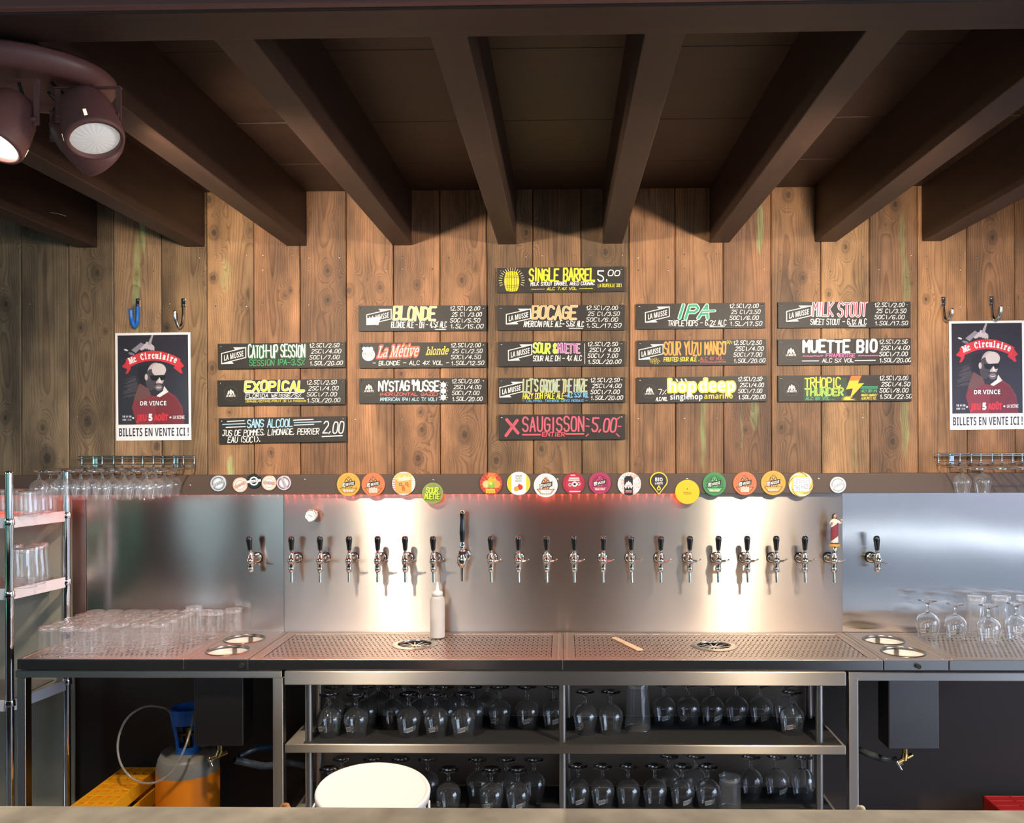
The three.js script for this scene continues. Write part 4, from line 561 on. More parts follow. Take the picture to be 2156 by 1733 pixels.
function frameParts(o, x0, x1) {
  part('lip', rbox(x0 + 0.0008, x1 - 0.0008, -0.036, -0.0005, Z_FRONT - 0.014, Z_FRONT, 0.0025, 2), M.steelDark, o);
  part('pan', [box(x0 + 0.002, x1 - 0.002, -0.039, -0.036, Z0, Z_FRONT - 0.015), box(x0 + 0.001, x0 + 0.003, -0.038, -0.002, Z0, Z_FRONT - 0.015), box(x1 - 0.003, x1 - 0.001, -0.038, -0.002, Z0, Z_FRONT - 0.015)], std(0x4a423d, 0.5, 0.6), o);
}
function trayPart(label, x0, x1, nx, drain) {
  const o = thing('drip_tray', label, 'drip tray', [0, Y_TRAY, 0], 'perforated drip trays set in the counter'), bz0 = Z0 + 0.032, bz1 = Z_FRONT - 0.03, b = 0.04;
  frameParts(o, x0, x1);
  part('frame', [uvBox(rbox(x0 + 0.001, x1 - 0.001, -0.004, 0, Z0, bz0, 0.0015)), uvBox(rbox(x0 + 0.001, x1 - 0.001, -0.004, 0, bz1, Z_FRONT - 0.001, 0.0015)), uvBox(rbox(x0 + 0.001, x0 + b, -0.004, 0, bz0, bz1, 0.0015)), uvBox(rbox(x1 - b, x1 - 0.001, -0.004, 0, bz0, bz1, 0.0015))], pinkSteel, o);
  for (const x of [x0 + 0.012, x1 - 0.018]) part('ridge', rbox(x, x + 0.006, -0.001, 0.0022, Z0 + 0.006, Z_FRONT - 0.012, 0.0015, 2), pinkSteel, o);
  const d = drain ? atY(drain[0], drain[1], Y_TRAY) : null;
  part('perforated_plate', perforated(x0 + b + 0.002, x1 - b - 0.002, bz0 + 0.002, bz1 - 0.002, nx, 8, 0.0045, d ? [[d.x, d.z, 0.066]] : [], -0.0022), pinkSteel, o);
  if (d) {
    part('drain_ring', lathe([[0.06, -0.012], [0.06, 0.0005], [0.0625, 0.002], [0.082, -0.0008], [0.083, -0.002]].reverse(), 40).translate(d.x, 0, d.z), M.nickel, o);
    const fins = []; for (let k = 0; k < 11; k++) { const a = (k / 11) * 2 * Math.PI; fins.push(rbox(0.012, 0.058, -0.014, -0.006, -0.0028, 0.0028, 0.001).rotateZ(0.05).rotateY(a).translate(d.x, 0, d.z)); }
    fins.push(cyl(0.012, 0.012, 0.01, 16, d.x, -0.015, d.z)); part('drain_grid', fins, M.nickel, o); part('drain_pipe', lathe([[0.06, -0.002], [0.058, -0.032], [0, -0.035]], 30).translate(d.x, 0, d.z), std(0x2e2823, 0.6, 0.4, { side: THREE.DoubleSide }), o);
  }
  return o;
}
function binSection(label, x0, x1, holes) {
  const o = thing('rinse_station', label, 'counter section', [0, Y_TRAY, 0]); frameParts(o, x0, x1);
  const s = new THREE.Shape([[x0 + 0.001, Z0], [x1 - 0.001, Z0], [x1 - 0.001, Z_FRONT - 0.001], [x0 + 0.001, Z_FRONT - 0.001]].map(p => new THREE.Vector2(...p))), R = 0.072;
  const c = holes.map(h => atY(h[0], h[1], Y_TRAY));
  for (const p of c) { const h = new THREE.Path(); h.absarc(p.x, p.z, R, 0, 2 * Math.PI, true); s.holes.push(h); }
  part('plate', uvBox(new THREE.ExtrudeGeometry(s, { depth: 0.004, bevelEnabled: false, curveSegments: 30 }).rotateX(Math.PI / 2)), pinkSteel, o);
  for (const x of [x0 + 0.012, x1 - 0.018]) part('ridge', rbox(x, x + 0.005, -0.001, 0.002, Z0 + 0.006, Z_FRONT - 0.012, 0.0015, 2), pinkSteel, o);
  for (const p of c) { const bowl = part('bowl', lathe([[0.0705, -0.008], [0.069, -0.014], [0.067, -0.034], [0, -0.035]], 36).translate(p.x, 0, p.z), std(0xd9d6d0, 0.35, 0, { side: THREE.DoubleSide }), o, 'white basin under the round opening'); part('rim', lathe([[0.0705, -0.012], [0.0705, -0.004], [0.0705, 0.0022], [0.074, 0.003], [0.0775, 0.0005], [0.0775, -0.001]].reverse(), 40).translate(p.x, 0, p.z), M.steelDark, bowl); part('overflow', rbox(p.x - 0.008, p.x + 0.008, -0.03, -0.006, p.z - 0.066, p.z - 0.058, 0.002), M.steelDark, bowl); }
  const k = at((holes[1][0] + 30), 1405, Z_FRONT); part('knob', rod(V(k.x, -0.02, Z_FRONT - 0.002), V(k.x, -0.02, Z_FRONT + 0.012), 0.008, 14), M.rubber, o);
}
const JX = [35, 388, 523, 1186, 1860, 1998, 2330].map(xf);
trayPart('perforated drip tray at left under the crowd of upside-down tumblers', JX[0], JX[1], 28);
binSection('steel counter section with two round basins at left', JX[1], JX[2], [[515, 1346], [480, 1370]]);
trayPart('long perforated drip tray left of the middle joint, under the squeeze bottle', JX[2], JX[3], 57, [873, 1356]);
trayPart('long perforated drip tray right of the middle joint, with beige scraper', JX[3], JX[4], 57, [1503, 1359]);
binSection('steel counter section with two round basins at right', JX[4], JX[5], [[1861, 1348], [1902, 1373]]);
trayPart('perforated drip tray at far right under the clear glasses', JX[5], JX[6], 26);

// ---------------------------------------------------------------- frames, shelf unit and boxes under the counter
const fr = (px, py, z = Z_FRONT) => at(px, py, z), ZS = 0.14;
{
  const sq = (px0, px1, py) => { const a = fr(px0, py), b = fr(px1, py); return rbox(a.x, b.x, 0, fr(px0, 1428).y, Z_FRONT - 0.036, Z_FRONT, 0.003); };
  const l = thing('counter_frame', 'square tube steel frame carrying the left end of the counter', 'frame'), r = thing('counter_frame', 'square tube steel frame carrying the right end of the counter', 'frame');
  const y0 = fr(300, 1428).y, y1 = Y_TRAY - 0.041;
  part('rail', rbox(fr(30, 1420).x, fr(593, 1420).x, y0, y1, Z_FRONT - 0.036, Z_FRONT - 0.001, 0.003), M.steelRail, l); part('leg', sq(574, 596, 1560), M.steelRail, l); part('leg', sq(35, 54, 1560), M.steelRail, l); part('rear_rail', rbox(fr(30, 1420).x, fr(593, 1420).x, y0, y1, 0.03, 0.06, 0.003), M.steelRail, l);
  part('rail', rbox(fr(1787, 1424).x, fr(2330, 1424).x, y0 - 0.006, y1 - 0.002, Z_FRONT - 0.036, Z_FRONT - 0.001, 0.003), M.steelRail, r); part('leg', sq(1788, 1808, 1560), M.steelRail, r); part('rear_rail', rbox(fr(1787, 1424).x, fr(2330, 1424).x, y0 - 0.006, y1 - 0.002, 0.03, 0.06, 0.003), M.steelRail, r);
  const u = thing('shelf_unit', 'open steel shelf unit full of upside-down glasses under the counter', 'shelf unit'), xa = fr(599, 1430).x, xb = fr(1781, 1430).x;
  part('front_rail', rbox(xa, xb, fr(1180, 1443).y, Y_TRAY - 0.04, Z_FRONT - 0.02, Z_FRONT + 0.004, 0.003, 2), M.steelRail, u);
  part('top_sheet', box(xa, xb, Y_TRAY - 0.066, Y_TRAY - 0.063, 0.03, Z_FRONT - 0.02), M.steelDark, u);
  const Y1 = fr(1180, 1569).y, Y2 = at(1180, 1657, ZS).y;
  for (const [y, n] of [[Y1, 0], [Y2, 1]]) {
    const s = part('shelf', uvBox(rbox(xa, xb, y - 0.03, y, ZS - 0.02, Z_FRONT, 0.003, 2)), M.steelRail, u); part('mat', rbox(fr(662, 1560, 0.3).x, xb - 0.012, y, y + 0.003, ZS, Z_FRONT - 0.006, 0.001), M.rubber, s, 'black rubber mat');
  }
  part('back_sheet', uvBox(rbox(fr(655, 1500, ZS).x, fr(1716, 1500, ZS).x, 0.12, Y_TRAY - 0.07, ZS - 0.03, ZS - 0.022, 0.001)), std(0x85786c, 0.45, 0.5), u);
  for (const px of [650, 1184, 1725]) part('post', cyl(0.0125, 0.0125, Y_TRAY - 0.066, 18, fr(px, 1500, Z_FRONT - 0.03).x, 0, Z_FRONT - 0.03), M.steel, u);
  for (const px of [672, 1195, 1704]) part('post', cyl(0.0115, 0.0115, Y_TRAY - 0.066, 16, at(px, 1500, ZS + 0.01).x, 0, ZS + 0.01), M.steel, u);
  // rinser tanks hanging below the basin sections
  const tank = (label, px0, px1, pyB, vx) => {
    const a = fr(px0, pyB, Z_FRONT - 0.06), b = fr(px1, pyB, Z_FRONT - 0.06), o = thing('rinse_tank', label, 'tank', [(a.x + b.x) / 2, a.y, Z_FRONT - 0.1]), w = b.x - a.x;
    part('tank_body', uvBox(rbox(-w / 2, w / 2, 0, Y_TRAY - 0.064 - a.y, -0.06, 0.04, 0.004)), std(0x6a6461, 0.36, 1, { bumpMap: scratchUp, bumpScale: 0.00004 }), o);
    part('outlet', [rod(V(vx, 0.002, 0), V(vx, -0.035, 0), 0.009, 12), rod(V(vx - 0.03, -0.055, 0.012), V(vx + 0.025, -0.035, -0.004), 0.0085, 12), rod(V(vx, -0.03, 0), V(vx - 0.006, -0.05, 0.006), 0.011, 12)], M.brass, o);
    part('valve_lever', [rod(V(vx - 0.035, -0.05, 0.014), V(vx - 0.02, -0.078, 0.02), 0.0045, 8), rod(V(vx - 0.03, -0.066, 0.016), V(vx - 0.014, -0.056, 0.02), 0.0045, 8)], M.nickel, o);
    return [a, b];
  };
  tank('steel rinser tank with drain valve hanging under the left basins', 408, 512, 1571, -0.01); tank('steel rinser tank with brass drain valve hanging under the right basins', 1871, 1978, 1578, -0.015);
  const hoseMat = std(0x50565a, 0.35), clear = phys(0xd9d6d0, 0.15, 0, { transmission: 0.75, thickness: 0 });
  const H1 = pts => pts.map(p => at(p[0], p[1], p[2]));
  single('drain_hose', 'grey drain hose from the left tank valve to behind the shelf unit', 'hose', tube(H1([[494, 1600, 0.31], [520, 1606, 0.28], [560, 1613, 0.2], [610, 1606, 0.1], [655, 1615, 0.08]]), 0.013, 30, 10), hoseMat);
  single('drain_hose', 'dark blue hose looping above the grey one behind the left leg', 'hose', tube(H1([[504, 1592, 0.24], [535, 1578, 0.2], [575, 1572, 0.12], [640, 1560, 0.06]]), 0.01, 30, 10), std(0x1f2f40, 0.4));
  single('drain_hose', 'grey drain hose sagging from the right tank to behind the frame leg', 'hose', tube(H1([[1888, 1600, 0.30], [1862, 1598, 0.28], [1830, 1588, 0.22], [1795, 1572, 0.12]]), 0.012, 30, 10), hoseMat);
  // gas cylinder with blue guard, its hose, and the plastic crates
  const c = at(396, 1640, 0.15), g = thing('gas_cylinder', 'grey and orange gas cylinder with blue plastic guard under the counter', 'gas cylinder', [c.x, 0, 0.15]), R = 0.112, yO = at(396, 1640, 0.15 + R * 0.8).y, yS = at(396, 1583, 0.15).y, yT = at(396, 1488, 0.15).y;
  part('body', lathe([[0, 0], [R - 0.012, 0], [R, 0.012], [R, yO]], 40), std(0xd67a10, 0.4), g, 'orange lower body');
  part('shoulder', lathe([[R, yO], [R * 0.985, yO + 0.025], [R * 0.93, yO + 0.05], [R * 0.83, yO + 0.073], [R * 0.68, yS - 0.012], [R * 0.5, yS - 0.002], [R * 0.3, yS + 0.004], [0, yS + 0.006]], 40), std(0x7d7a74, 0.42), g, 'bare grey shoulder');
  const shell = []; const rad = y => 0.042 + 0.02 * THREE.MathUtils.smoothstep((y - yS) / (yT - yS), 0.1, 1);
  const wallPiece = (a0, a1, ya, yb) => { const n = Math.max(3, Math.round((a1 - a0) * 8)), pts = []; for (const k of [0]) { } const gg = new THREE.BufferGeometry(), ps = [], put = (a, y, d) => [Math.sin(a) * (rad(y) + d), y, Math.cos(a) * (rad(y) + d)];
    for (let i = 0; i < n; i++) { const A = a0 + ((a1 - a0) * i) / n, B = a0 + ((a1 - a0) * (i + 1)) / n; for (let j = 0; j < 3; j++) { const y0 = ya + ((yb - ya) * j) / 3, y1 = ya + ((yb - ya) * (j + 1)) / 3; for (const [d, f] of [[0, 0], [-0.006, 1]]) { const q = [put(A, y0, d), put(B, y0, d), put(B, y1, d), put(A, y0, d), put(B, y1, d), put(A, y1, d)]; if (f) q.reverse(); q.forEach(v => ps.push(...v)); } }
      for (const [y, f] of [[ya, 1], [yb, 0]]) { const q = [put(A, y, 0), put(B, y, 0), put(B, y, -0.006), put(A, y, 0), put(B, y, -0.006), put(A, y, -0.006)]; if (f) q.reverse(); q.forEach(v => ps.push(...v)); } }
    for (const [A, f] of [[a0, 0], [a1, 1]]) { const q = [put(A, ya, 0), put(A, yb, 0), put(A, yb, -0.006), put(A, ya, 0), put(A, yb, -0.006), put(A, ya, -0.006)]; if (f) q.reverse(); q.forEach(v => ps.push(...v)); }
    gg.setAttribute('position', new THREE.Float32BufferAttribute(ps, 3)); gg.computeVertexNormals(); return gg; };
  const hG = yT - yS; shell.push(wallPiece(-Math.PI, Math.PI, yS - 0.012, yS + hG * 0.16), wallPiece(-Math.PI, Math.PI, yT - hG * 0.34, yT)); for (const a of [-1.15, 1.6, 3.4]) shell.push(wallPiece(a - 0.62, a + 0.62, yS + hG * 0.16, yT - hG * 0.34));
  part('valve_guard', shell, std(0x1668c4, 0.4), g, 'blue plastic valve guard with openings'); part('valve', [cyl(0.017, 0.013, hG * 0.55, 14, 0, yS, 0), rod(V(-0.04, yS + hG * 0.4, 0.01), V(0.03, yS + hG * 0.4, 0), 0.009, 10)], std(0x8a6a34, 0.35, 0.9), g);
  single('gas_hose', 'thin clear hose looping from the blue valve guard', 'hose', tube(H1([[372, 1520, 0.16], [356, 1497, 0.2], [343, 1490, 0.22], [305, 1488, 0.24], [266, 1515, 0.25], [248, 1565, 0.26], [256, 1612, 0.27], [285, 1643, 0.28], [325, 1648, 0.3], [362, 1625, 0.31], [385, 1585, 0.31], [402, 1535, 0.26], [408, 1500, 0.22]]), 0.0042, 90, 8), clear);
  const crate = (label, x0, x1, z0, z1, y1, col) => { // ventilated crate standing upside down: slotted floor on top
    const o = thing('plastic_crate', label, 'crate', [0, 0, 0]), m = std(col, 0.45), t = 0.008; part('rim', [rbox(x0, x1, y1 - 0.05, y1, z1 - t, z1, 0.002), rbox(x0, x1, y1 - 0.05, y1, z0, z0 + t, 0.002), rbox(x0, x0 + t, y1 - 0.05, y1, z0, z1, 0.002), rbox(x1 - t, x1, y1 - 0.05, y1, z0, z1, 0.002)], m, o);
    part('floor_panel', rbox(x0 + t, x1 - t, y1 - 0.014, y1 - 0.009, z0 + t, z1 - t, 0.001), m, o); const n = 7; for (let i = 0; i < n; i++) { const z = z0 + t + ((z1 - z0 - 2 * t) * (i + 0.5)) / n; part('rib', rbox(x0 + t, x1 - t, y1 - 0.009, y1 - 0.001, z - 0.016, z + 0.016, 0.002), m, o); } for (let i = 1; i < 4; i++) { const x = x0 + ((x1 - x0) * i) / 4; part('rib', rbox(x - 0.004, x + 0.004, y1 - 0.009, y1 + 0.0, z0 + t, z1 - t, 0.001), m, o); }
    for (const z of [z0, z1 - t]) part('side_wall', [rbox(x0, x1, 0, y1 - 0.16, z, z + t, 0.002), rbox(x0, x1, y1 - 0.13, y1 - 0.07, z, z + t, 0.002), rbox(x0, x0 + 0.03, 0, y1 - 0.05, z, z + t, 0.002), rbox(x1 - 0.03, x1, 0, y1 - 0.05, z, z + t, 0.002)], m, o);
    for (const x of [x0, x1 - t]) part('side_wall', [rbox(x, x + t, 0, y1 - 0.16, z0, z1, 0.002), rbox(x, x + t, y1 - 0.13, y1 - 0.07, z0, z1, 0.002)], m, o); return o; };
  const k0 = at(257, 1616, 0.04), k1 = at(336, 1616, 0.04); crate('yellow orange ventilated plastic crate left of the gas cylinder', k0.x, k1.x - 0.005, 0.035, 0.42, k0.y, 0xe29a14);
  const d0 = at(2080, 1684, 0.1); crate('red plastic crate on the floor at lower right', d0.x, d0.x + 0.4, 0.06, 0.36, d0.y, 0xb3201c);
}
// ---------------------------------------------------------------- glass shapes (all stand or hang upside down: mouth at y = 0)
const gobletGroup = (name) => {
  const o = new THREE.Group(); o.name = name;
  part('bowl', lathe([[0.0335, 0], [0.037, 0.02], [0.0425, 0.045], [0.0435, 0.058], [0.0405, 0.073], [0.031, 0.087], [0.016, 0.097], [0, 0.1], [0, 0.0975], [0.0145, 0.0945], [0.029, 0.085], [0.0385, 0.072], [0.0416, 0.058], [0.0406, 0.045], [0.0352, 0.02], [0.0321, 0.0005], [0.0335, 0]], 30), M.glass, o);
  part('stem', lathe([[0, 0.1002], [0.005, 0.1003], [0.008, 0.104], [0.0048, 0.108], [0.0062, 0.113], [0.0044, 0.119], [0.006, 0.13], [0.014, 0.137], [0.034, 0.1425], [0.035, 0.144], [0.033, 0.1455], [0, 0.1455]], 24), M.solidGlass, o);
  return o;
};
const printTex = (() => { const c = document.createElement('canvas'); c.width = 256; c.height = 96; const g = c.getContext('2d'); g.fillStyle = '#161618'; g.fillRect(0, 0, 256, 96); g.strokeStyle = '#e8e8e8'; g.lineWidth = 5; g.strokeRect(8, 10, 240, 76); g.fillStyle = '#e8e8e8'; g.fillRect(84, 10, 164, 76); typed(g, 'LA', 20, 26, 52, 44, 'bold sans-serif', '#f2f2f2'); typed(g, 'MUSSE', 92, 26, 148, 44, 'bold sans-serif', '#26262a'); const t = new THREE.CanvasTexture(c); t.colorSpace = THREE.SRGBColorSpace; return t; })();
const printMat = std(0xb0b0b0, 0.5, 0, { map: printTex, side: THREE.DoubleSide });
const printGeo = (() => { const g = new THREE.CylinderGeometry(0.0436, 0.0388, 0.021, 14, 1, true, -0.42, 0.84), p = g.attributes.position; for (let i = 0; i < p.count; i++) { const a = Math.atan2(p.getX(i), p.getZ(i)); p.setY(i, p.getY(i) + a * 0.012 + 0.034); } const uv = g.attributes.uv; for (let i = 0; i < uv.count; i++) uv.setXY(i, 1 - uv.getX(i), 1 - uv.getY(i)); g.computeVertexNormals(); return g; })();
const smallGoblet = new THREE.Group(); smallGoblet.name = 'goblet';
part('bowl', lathe([[0.0335, 0], [0.037, 0.02], [0.0425, 0.045], [0.0435, 0.058], [0.0405, 0.073], [0.031, 0.087], [0.016, 0.097], [0.006, 0.1]], 30), M.scuffed, smallGoblet);
part('stem', lathe([[0, 0.1002], [0.006, 0.1003], [0.008, 0.104], [0.0048, 0.108], [0.0062, 0.113], [0.0044, 0.119], [0.006, 0.13], [0.014, 0.137], [0.034, 0.1425], [0.035, 0.144], [0.033, 0.1455], [0, 0.1455]], 24), M.solidGlass, smallGoblet);
const goblet = gobletGroup('goblet'), gobletPrinted = gobletGroup('goblet'); part('printed_mark', printGeo, printMat, gobletPrinted, 'printed banner mark, upside down');
const tumbler = new THREE.Group(); tumbler.name = 'tumbler';
part('glass_wall', lathe([[0.0335, 0], [0.0335, 0.03], [0.0315, 0.094]], 28), M.scuffed, tumbler); part('rim', new THREE.TorusGeometry(0.0335, 0.0014, 8, 32).rotateX(Math.PI / 2).translate(0, 0.0014, 0), M.solidGlass, tumbler); part('base', lathe([[0, 0.086], [0.0295, 0.086], [0.0313, 0.09], [0.0313, 0.097], [0.029, 0.1005], [0.02, 0.0985], [0, 0.0975]], 26), M.scuffedBase, tumbler); part('base_edge', new THREE.TorusGeometry(0.0302, 0.0022, 8, 32).rotateX(Math.PI / 2).translate(0, 0.0985, 0), M.solidGlass, tumbler);
const tallGlass = new THREE.Group(); tallGlass.name = 'pint_glass';
part('glass_wall', lathe([[0.04, 0], [0.0405, 0.02], [0.033, 0.14]], 30), M.scuffed, tallGlass); part('rim', new THREE.TorusGeometry(0.04, 0.0014, 8, 36).rotateX(Math.PI / 2).translate(0, 0.0014, 0), M.solidGlass, tallGlass); part('base', lathe([[0, 0.13], [0.031, 0.13], [0.033, 0.134], [0.033, 0.144], [0.03, 0.147], [0, 0.144]], 26), M.scuffedBase, tallGlass); part('base_edge', new THREE.TorusGeometry(0.0315, 0.0022, 8, 32).rotateX(Math.PI / 2).translate(0, 0.1452, 0), M.solidGlass, tallGlass);
function glassAt(proto, label, category, p, group, turn = 0, scale = 1) {
  const c = proto.clone(); c.name = numbered(proto.name); c.userData = { label, category, group }; c.position.copy(p); c.rotation.y = turn; c.scale.setScalar(scale); scene.add(c); return c;
}
const nth = ['first', 'second', 'third', 'fourth', 'fifth', 'sixth', 'seventh', 'eighth', 'ninth', 'tenth', 'eleventh', 'twelfth'];
{ // tumblers crowded on the left drip tray
  const x0 = at(100, 1376, Z_FRONT - 0.045).x, p = 0.0705, G = 'tumblers crowded on the left drip tray';
  for (let r = 0; r < 5; r++) { const z = Z_FRONT - 0.05 - r * 0.0685; if (z < 0.06) break; const n = r === 0 ? 3 : r === 4 ? 7 : 6, off = r ? 0.012 * r * 0.3 : 0;
    for (let i = 0; i < n; i++) glassAt(tumbler, `upside-down tumbler on left tray, ${nth[r]} row from the front, ${nth[i]} from left`, 'glass', V(x0 + i * p + off + 0.004 * (rand() - 0.5), Y_TRAY + 0.0006, z + 0.004 * (rand() - 0.5)), G); }
  const t = atY(399, 1358, Y_TRAY); glassAt(tallGlass, 'tall pint glass upside down at the right edge of the tumbler crowd', 'glass', V(t.x, Y_TRAY + 0.0006, t.z - 0.04), undefined, 0, 0.9);
  for (const [px, py, l] of [[446, 1347, 'upside-down tumbler standing right of the tall pint glass'], [484, 1341, 'upside-down tumbler farthest right, near the splashback at left']]) { const q = atY(px, py, Y_TRAY); glassAt(tumbler, l, 'glass', V(q.x, Y_TRAY + 0.0006, Math.max(0.06, q.z - 0.035)), G); }
}
{ // glasses on the right drip tray
  const put = (proto, px, py, l, s = 1, turn = 0) => { const q = atY(px, py, Y_TRAY); glassAt(proto, l, 'glass', V(q.x, Y_TRAY + 0.0022, Math.max(0.075, q.z - 0.035)), 'clear glasses on the right drip tray', turn, s); };
  put(gobletPrinted, 1962, 1349, 'upside-down goblet nearest the round basins on the right tray', 0.97, -0.7); put(gobletPrinted, 2021, 1351, 'second upside-down goblet on the right tray, printed mark at its left', 0.9, -0.5);
  put(tallGlass, 2062, 1341, 'upside-down pint glass behind the goblets on the right tray', 1, 0); put(tallGlass, 2116, 1342, 'upside-down pint glass at right rear of the right tray', 1, 0); put(goblet, 2092, 1360, 'upside-down goblet between the two pint glasses at right', 0.95, 0.4); put(gobletPrinted, 2151, 1355, 'upside-down goblet at the right edge of the picture', 0.95, 0.5); put(tallGlass, 2168, 1342, 'upside-down pint glass partly cut by the picture edge', 1, 0);
}
{ // goblets on the two shelves
  const Y1 = fr(1180, 1569).y + 0.003, Y2 = at(1180, 1657, ZS).y + 0.003;
  const row = (list, y, z, where, G) => list.forEach((e, i) => { const [px, kind = 'g', turn = rr(-0.5, 0.5), s = 1] = [].concat(e), x = at(px, 1520, z).x, proto = kind === 'g' ? goblet : kind === 'p' ? gobletPrinted : kind === 't' ? tumbler : tallGlass;
    glassAt(proto, `upturned ${kind === 't' ? 'tumbler' : kind === 'b' ? 'pint glass' : kind === 'p' ? 'goblet with printed mark' : 'plain goblet'} on ${where}, ${nth[i]} from left`, 'glass', V(x, y + 0.0006, z), G, turn, s); });
  const A = 'goblets on the upper shelf', Bq = 'goblets on the lower shelf';
  row([[694, 'p', -0.5], [750, 'p', -0.35], [861, 'p', 0.35], [918, 'p', -0.1], [975, 'p', 0.15]], Y1, 0.356, 'upper shelf left bay front row', A);
  row([[704], [771], [825], [884], [936], [996], [1052, 'p', -0.4], [1110, 'p', 0.1], [1166, 'p', 0.3]], Y1, 0.264, 'upper shelf left bay second row', A);
  row([[738], [797], [852], [910], [968], [1026]], Y1, 0.172, 'upper shelf left bay rear row', A);
  row([[1232, 'p', -0.6], [1286]], Y1, 0.32, 'upper shelf right bay front pair', A); row([[1343, 'b', 0, 1.12]], Y1, 0.275, 'upper shelf right bay', A);
  row([[1398, 'p', 0.1], [1449, 'p', -0.5], [1500, 'p', 0.4], [1551, 'p', -0.1], [1602, 'p', 0.2], [1655]], Y1, 0.225, 'upper shelf right bay rear row', A); row([[1667, 'p', -0.3]], Y1, 0.32, 'upper shelf right end', A);
  row([[693], [748], [944, 'p', -0.9], [1034, 'p', -0.2], [1090, 'p', 0.3]], Y2, 0.356, 'lower shelf left bay front row', Bq); row([[720], [784], [842], [900], [1005], [1065], [1124]], Y2, 0.262, 'lower shelf left bay second row', Bq);
  row([[1216, 'p', 0.2], [1268, 'p', 0], [1322], [1378], [1436, 'p', 0.35], [1490, 'p', 0]], Y2, 0.32, 'lower shelf right bay front row', Bq); row([[1536, 't', 0, 1.15]], Y2, 0.33, 'lower shelf right bay', Bq); row([[1408], [1464], [1580], [1635, 'p', 0.4], [1690]], Y2, 0.225, 'lower shelf right bay rear row', Bq);
}
// ---------------------------------------------------------------- hanging stemware racks
{
  const rack = (label, bars, zf) => {
    const o = thing('stemware_rack', label, 'glass rack'), yb = at(300, 984, 0.03).y, yt = at(300, 961, 0.03).y, xs = bars.map(b => at(b, 975, 0.03).x), r = 0.0028, xa = xs[0] - 0.012, xb = xs[xs.length - 1] + 0.004;
    part('back_rail', [rod(V(xa, yt, 0.03), V(xb, yt, 0.03), r, 8), rod(V(xs[0], yb + 0.012, 0.032), V(xb, yb + 0.012, 0.032), r * 0.8, 8), rod(V(xs[0], yt - 0.006, 0.032), V(xb, yt - 0.006, 0.032), r * 0.8, 8)], M.wire, o); part('mount', [rbox(xs[1] - 0.004, xs[1] + 0.016, yb, yt, 0.001, 0.03, 0.002), rbox(xs[xs.length - 3] - 0.004, xs[xs.length - 3] + 0.016, yb, yt, 0.001, 0.03, 0.002)], M.wire, o);
    for (let i = 0; i + 1 < xs.length; i += 2) { const a = xs[i], b = xs[i + 1], dz = zf; part('track', [tube([[a, yt, 0.03], [a, yb + 0.006, 0.031], [a, yb, 0.038], [a, yb - 0.004, dz * 0.6], [a, yb - 0.007, dz - 0.012], [(a + b) / 2, yb - 0.006, dz], [b, yb - 0.007, dz - 0.012], [b, yb - 0.004, dz * 0.6], [b, yb, 0.038], [b, yb + 0.006, 0.031], [b, yt, 0.03]], r, 60, 8)], M.wire, o); }
    part('cross_wire', [rod(V(xs[0] - 0.004, yb - 0.0075, dzf(zf)), V(xb, yb - 0.0075, dzf(zf)), r * 0.8, 8)], M.wire, o);
    return { xs, yb };
  };
  const dzf = z => z * 0.62;
  const L = rack('chrome wire stemware rack full of hanging goblets at left', [172, 196, 215, 239, 257, 280, 300, 323, 343, 366, 386, 409], 0.31), s = 0.74, hang = (x, y, z, l) => glassAt(smallGoblet, l, 'glass', V(x, y + 0.0036 - 0.1425 * s, z), 'small goblets hanging from the wire racks', rr(0, 6), s);
  for (let c = 0; c < 5; c++) for (let d = 0; d < 4; d++) { const x = (L.xs[c * 2 + 1] + L.xs[c * 2 + 2]) / 2, z = 0.285 - d * 0.069; hang(x, L.yb - 0.004 - 0.003 * (3 - d) / 3, z, `small goblet hanging in the left rack, channel ${nth[c]} from left, ${nth[d]} from the front`); }
  for (let d = 0; d < 3; d++) hang(L.xs[0] - 0.01, L.yb - 0.004 - 0.003 * (3 - d) / 3, 0.285 - d * 0.069, `small goblet hanging left of the left rack's first track, ${nth[d]} from the front`);
  const Rk = rack('chrome wire stemware rack nearly empty at right', [1976, 2000, 2021, 2045, 2065, 2089, 2109, 2132, 2152, 2176, 2196, 2220], 0.31);
  const xr = (Rk.xs[1] + Rk.xs[2]) / 2; hang(xr, Rk.yb - 0.002, 0.09, 'small goblet hanging in the right rack, nearest the planks'); hang((Rk.xs[3] + Rk.xs[4]) / 2, Rk.yb - 0.002, 0.08, 'small goblet hanging in the right rack, second channel from left');
}
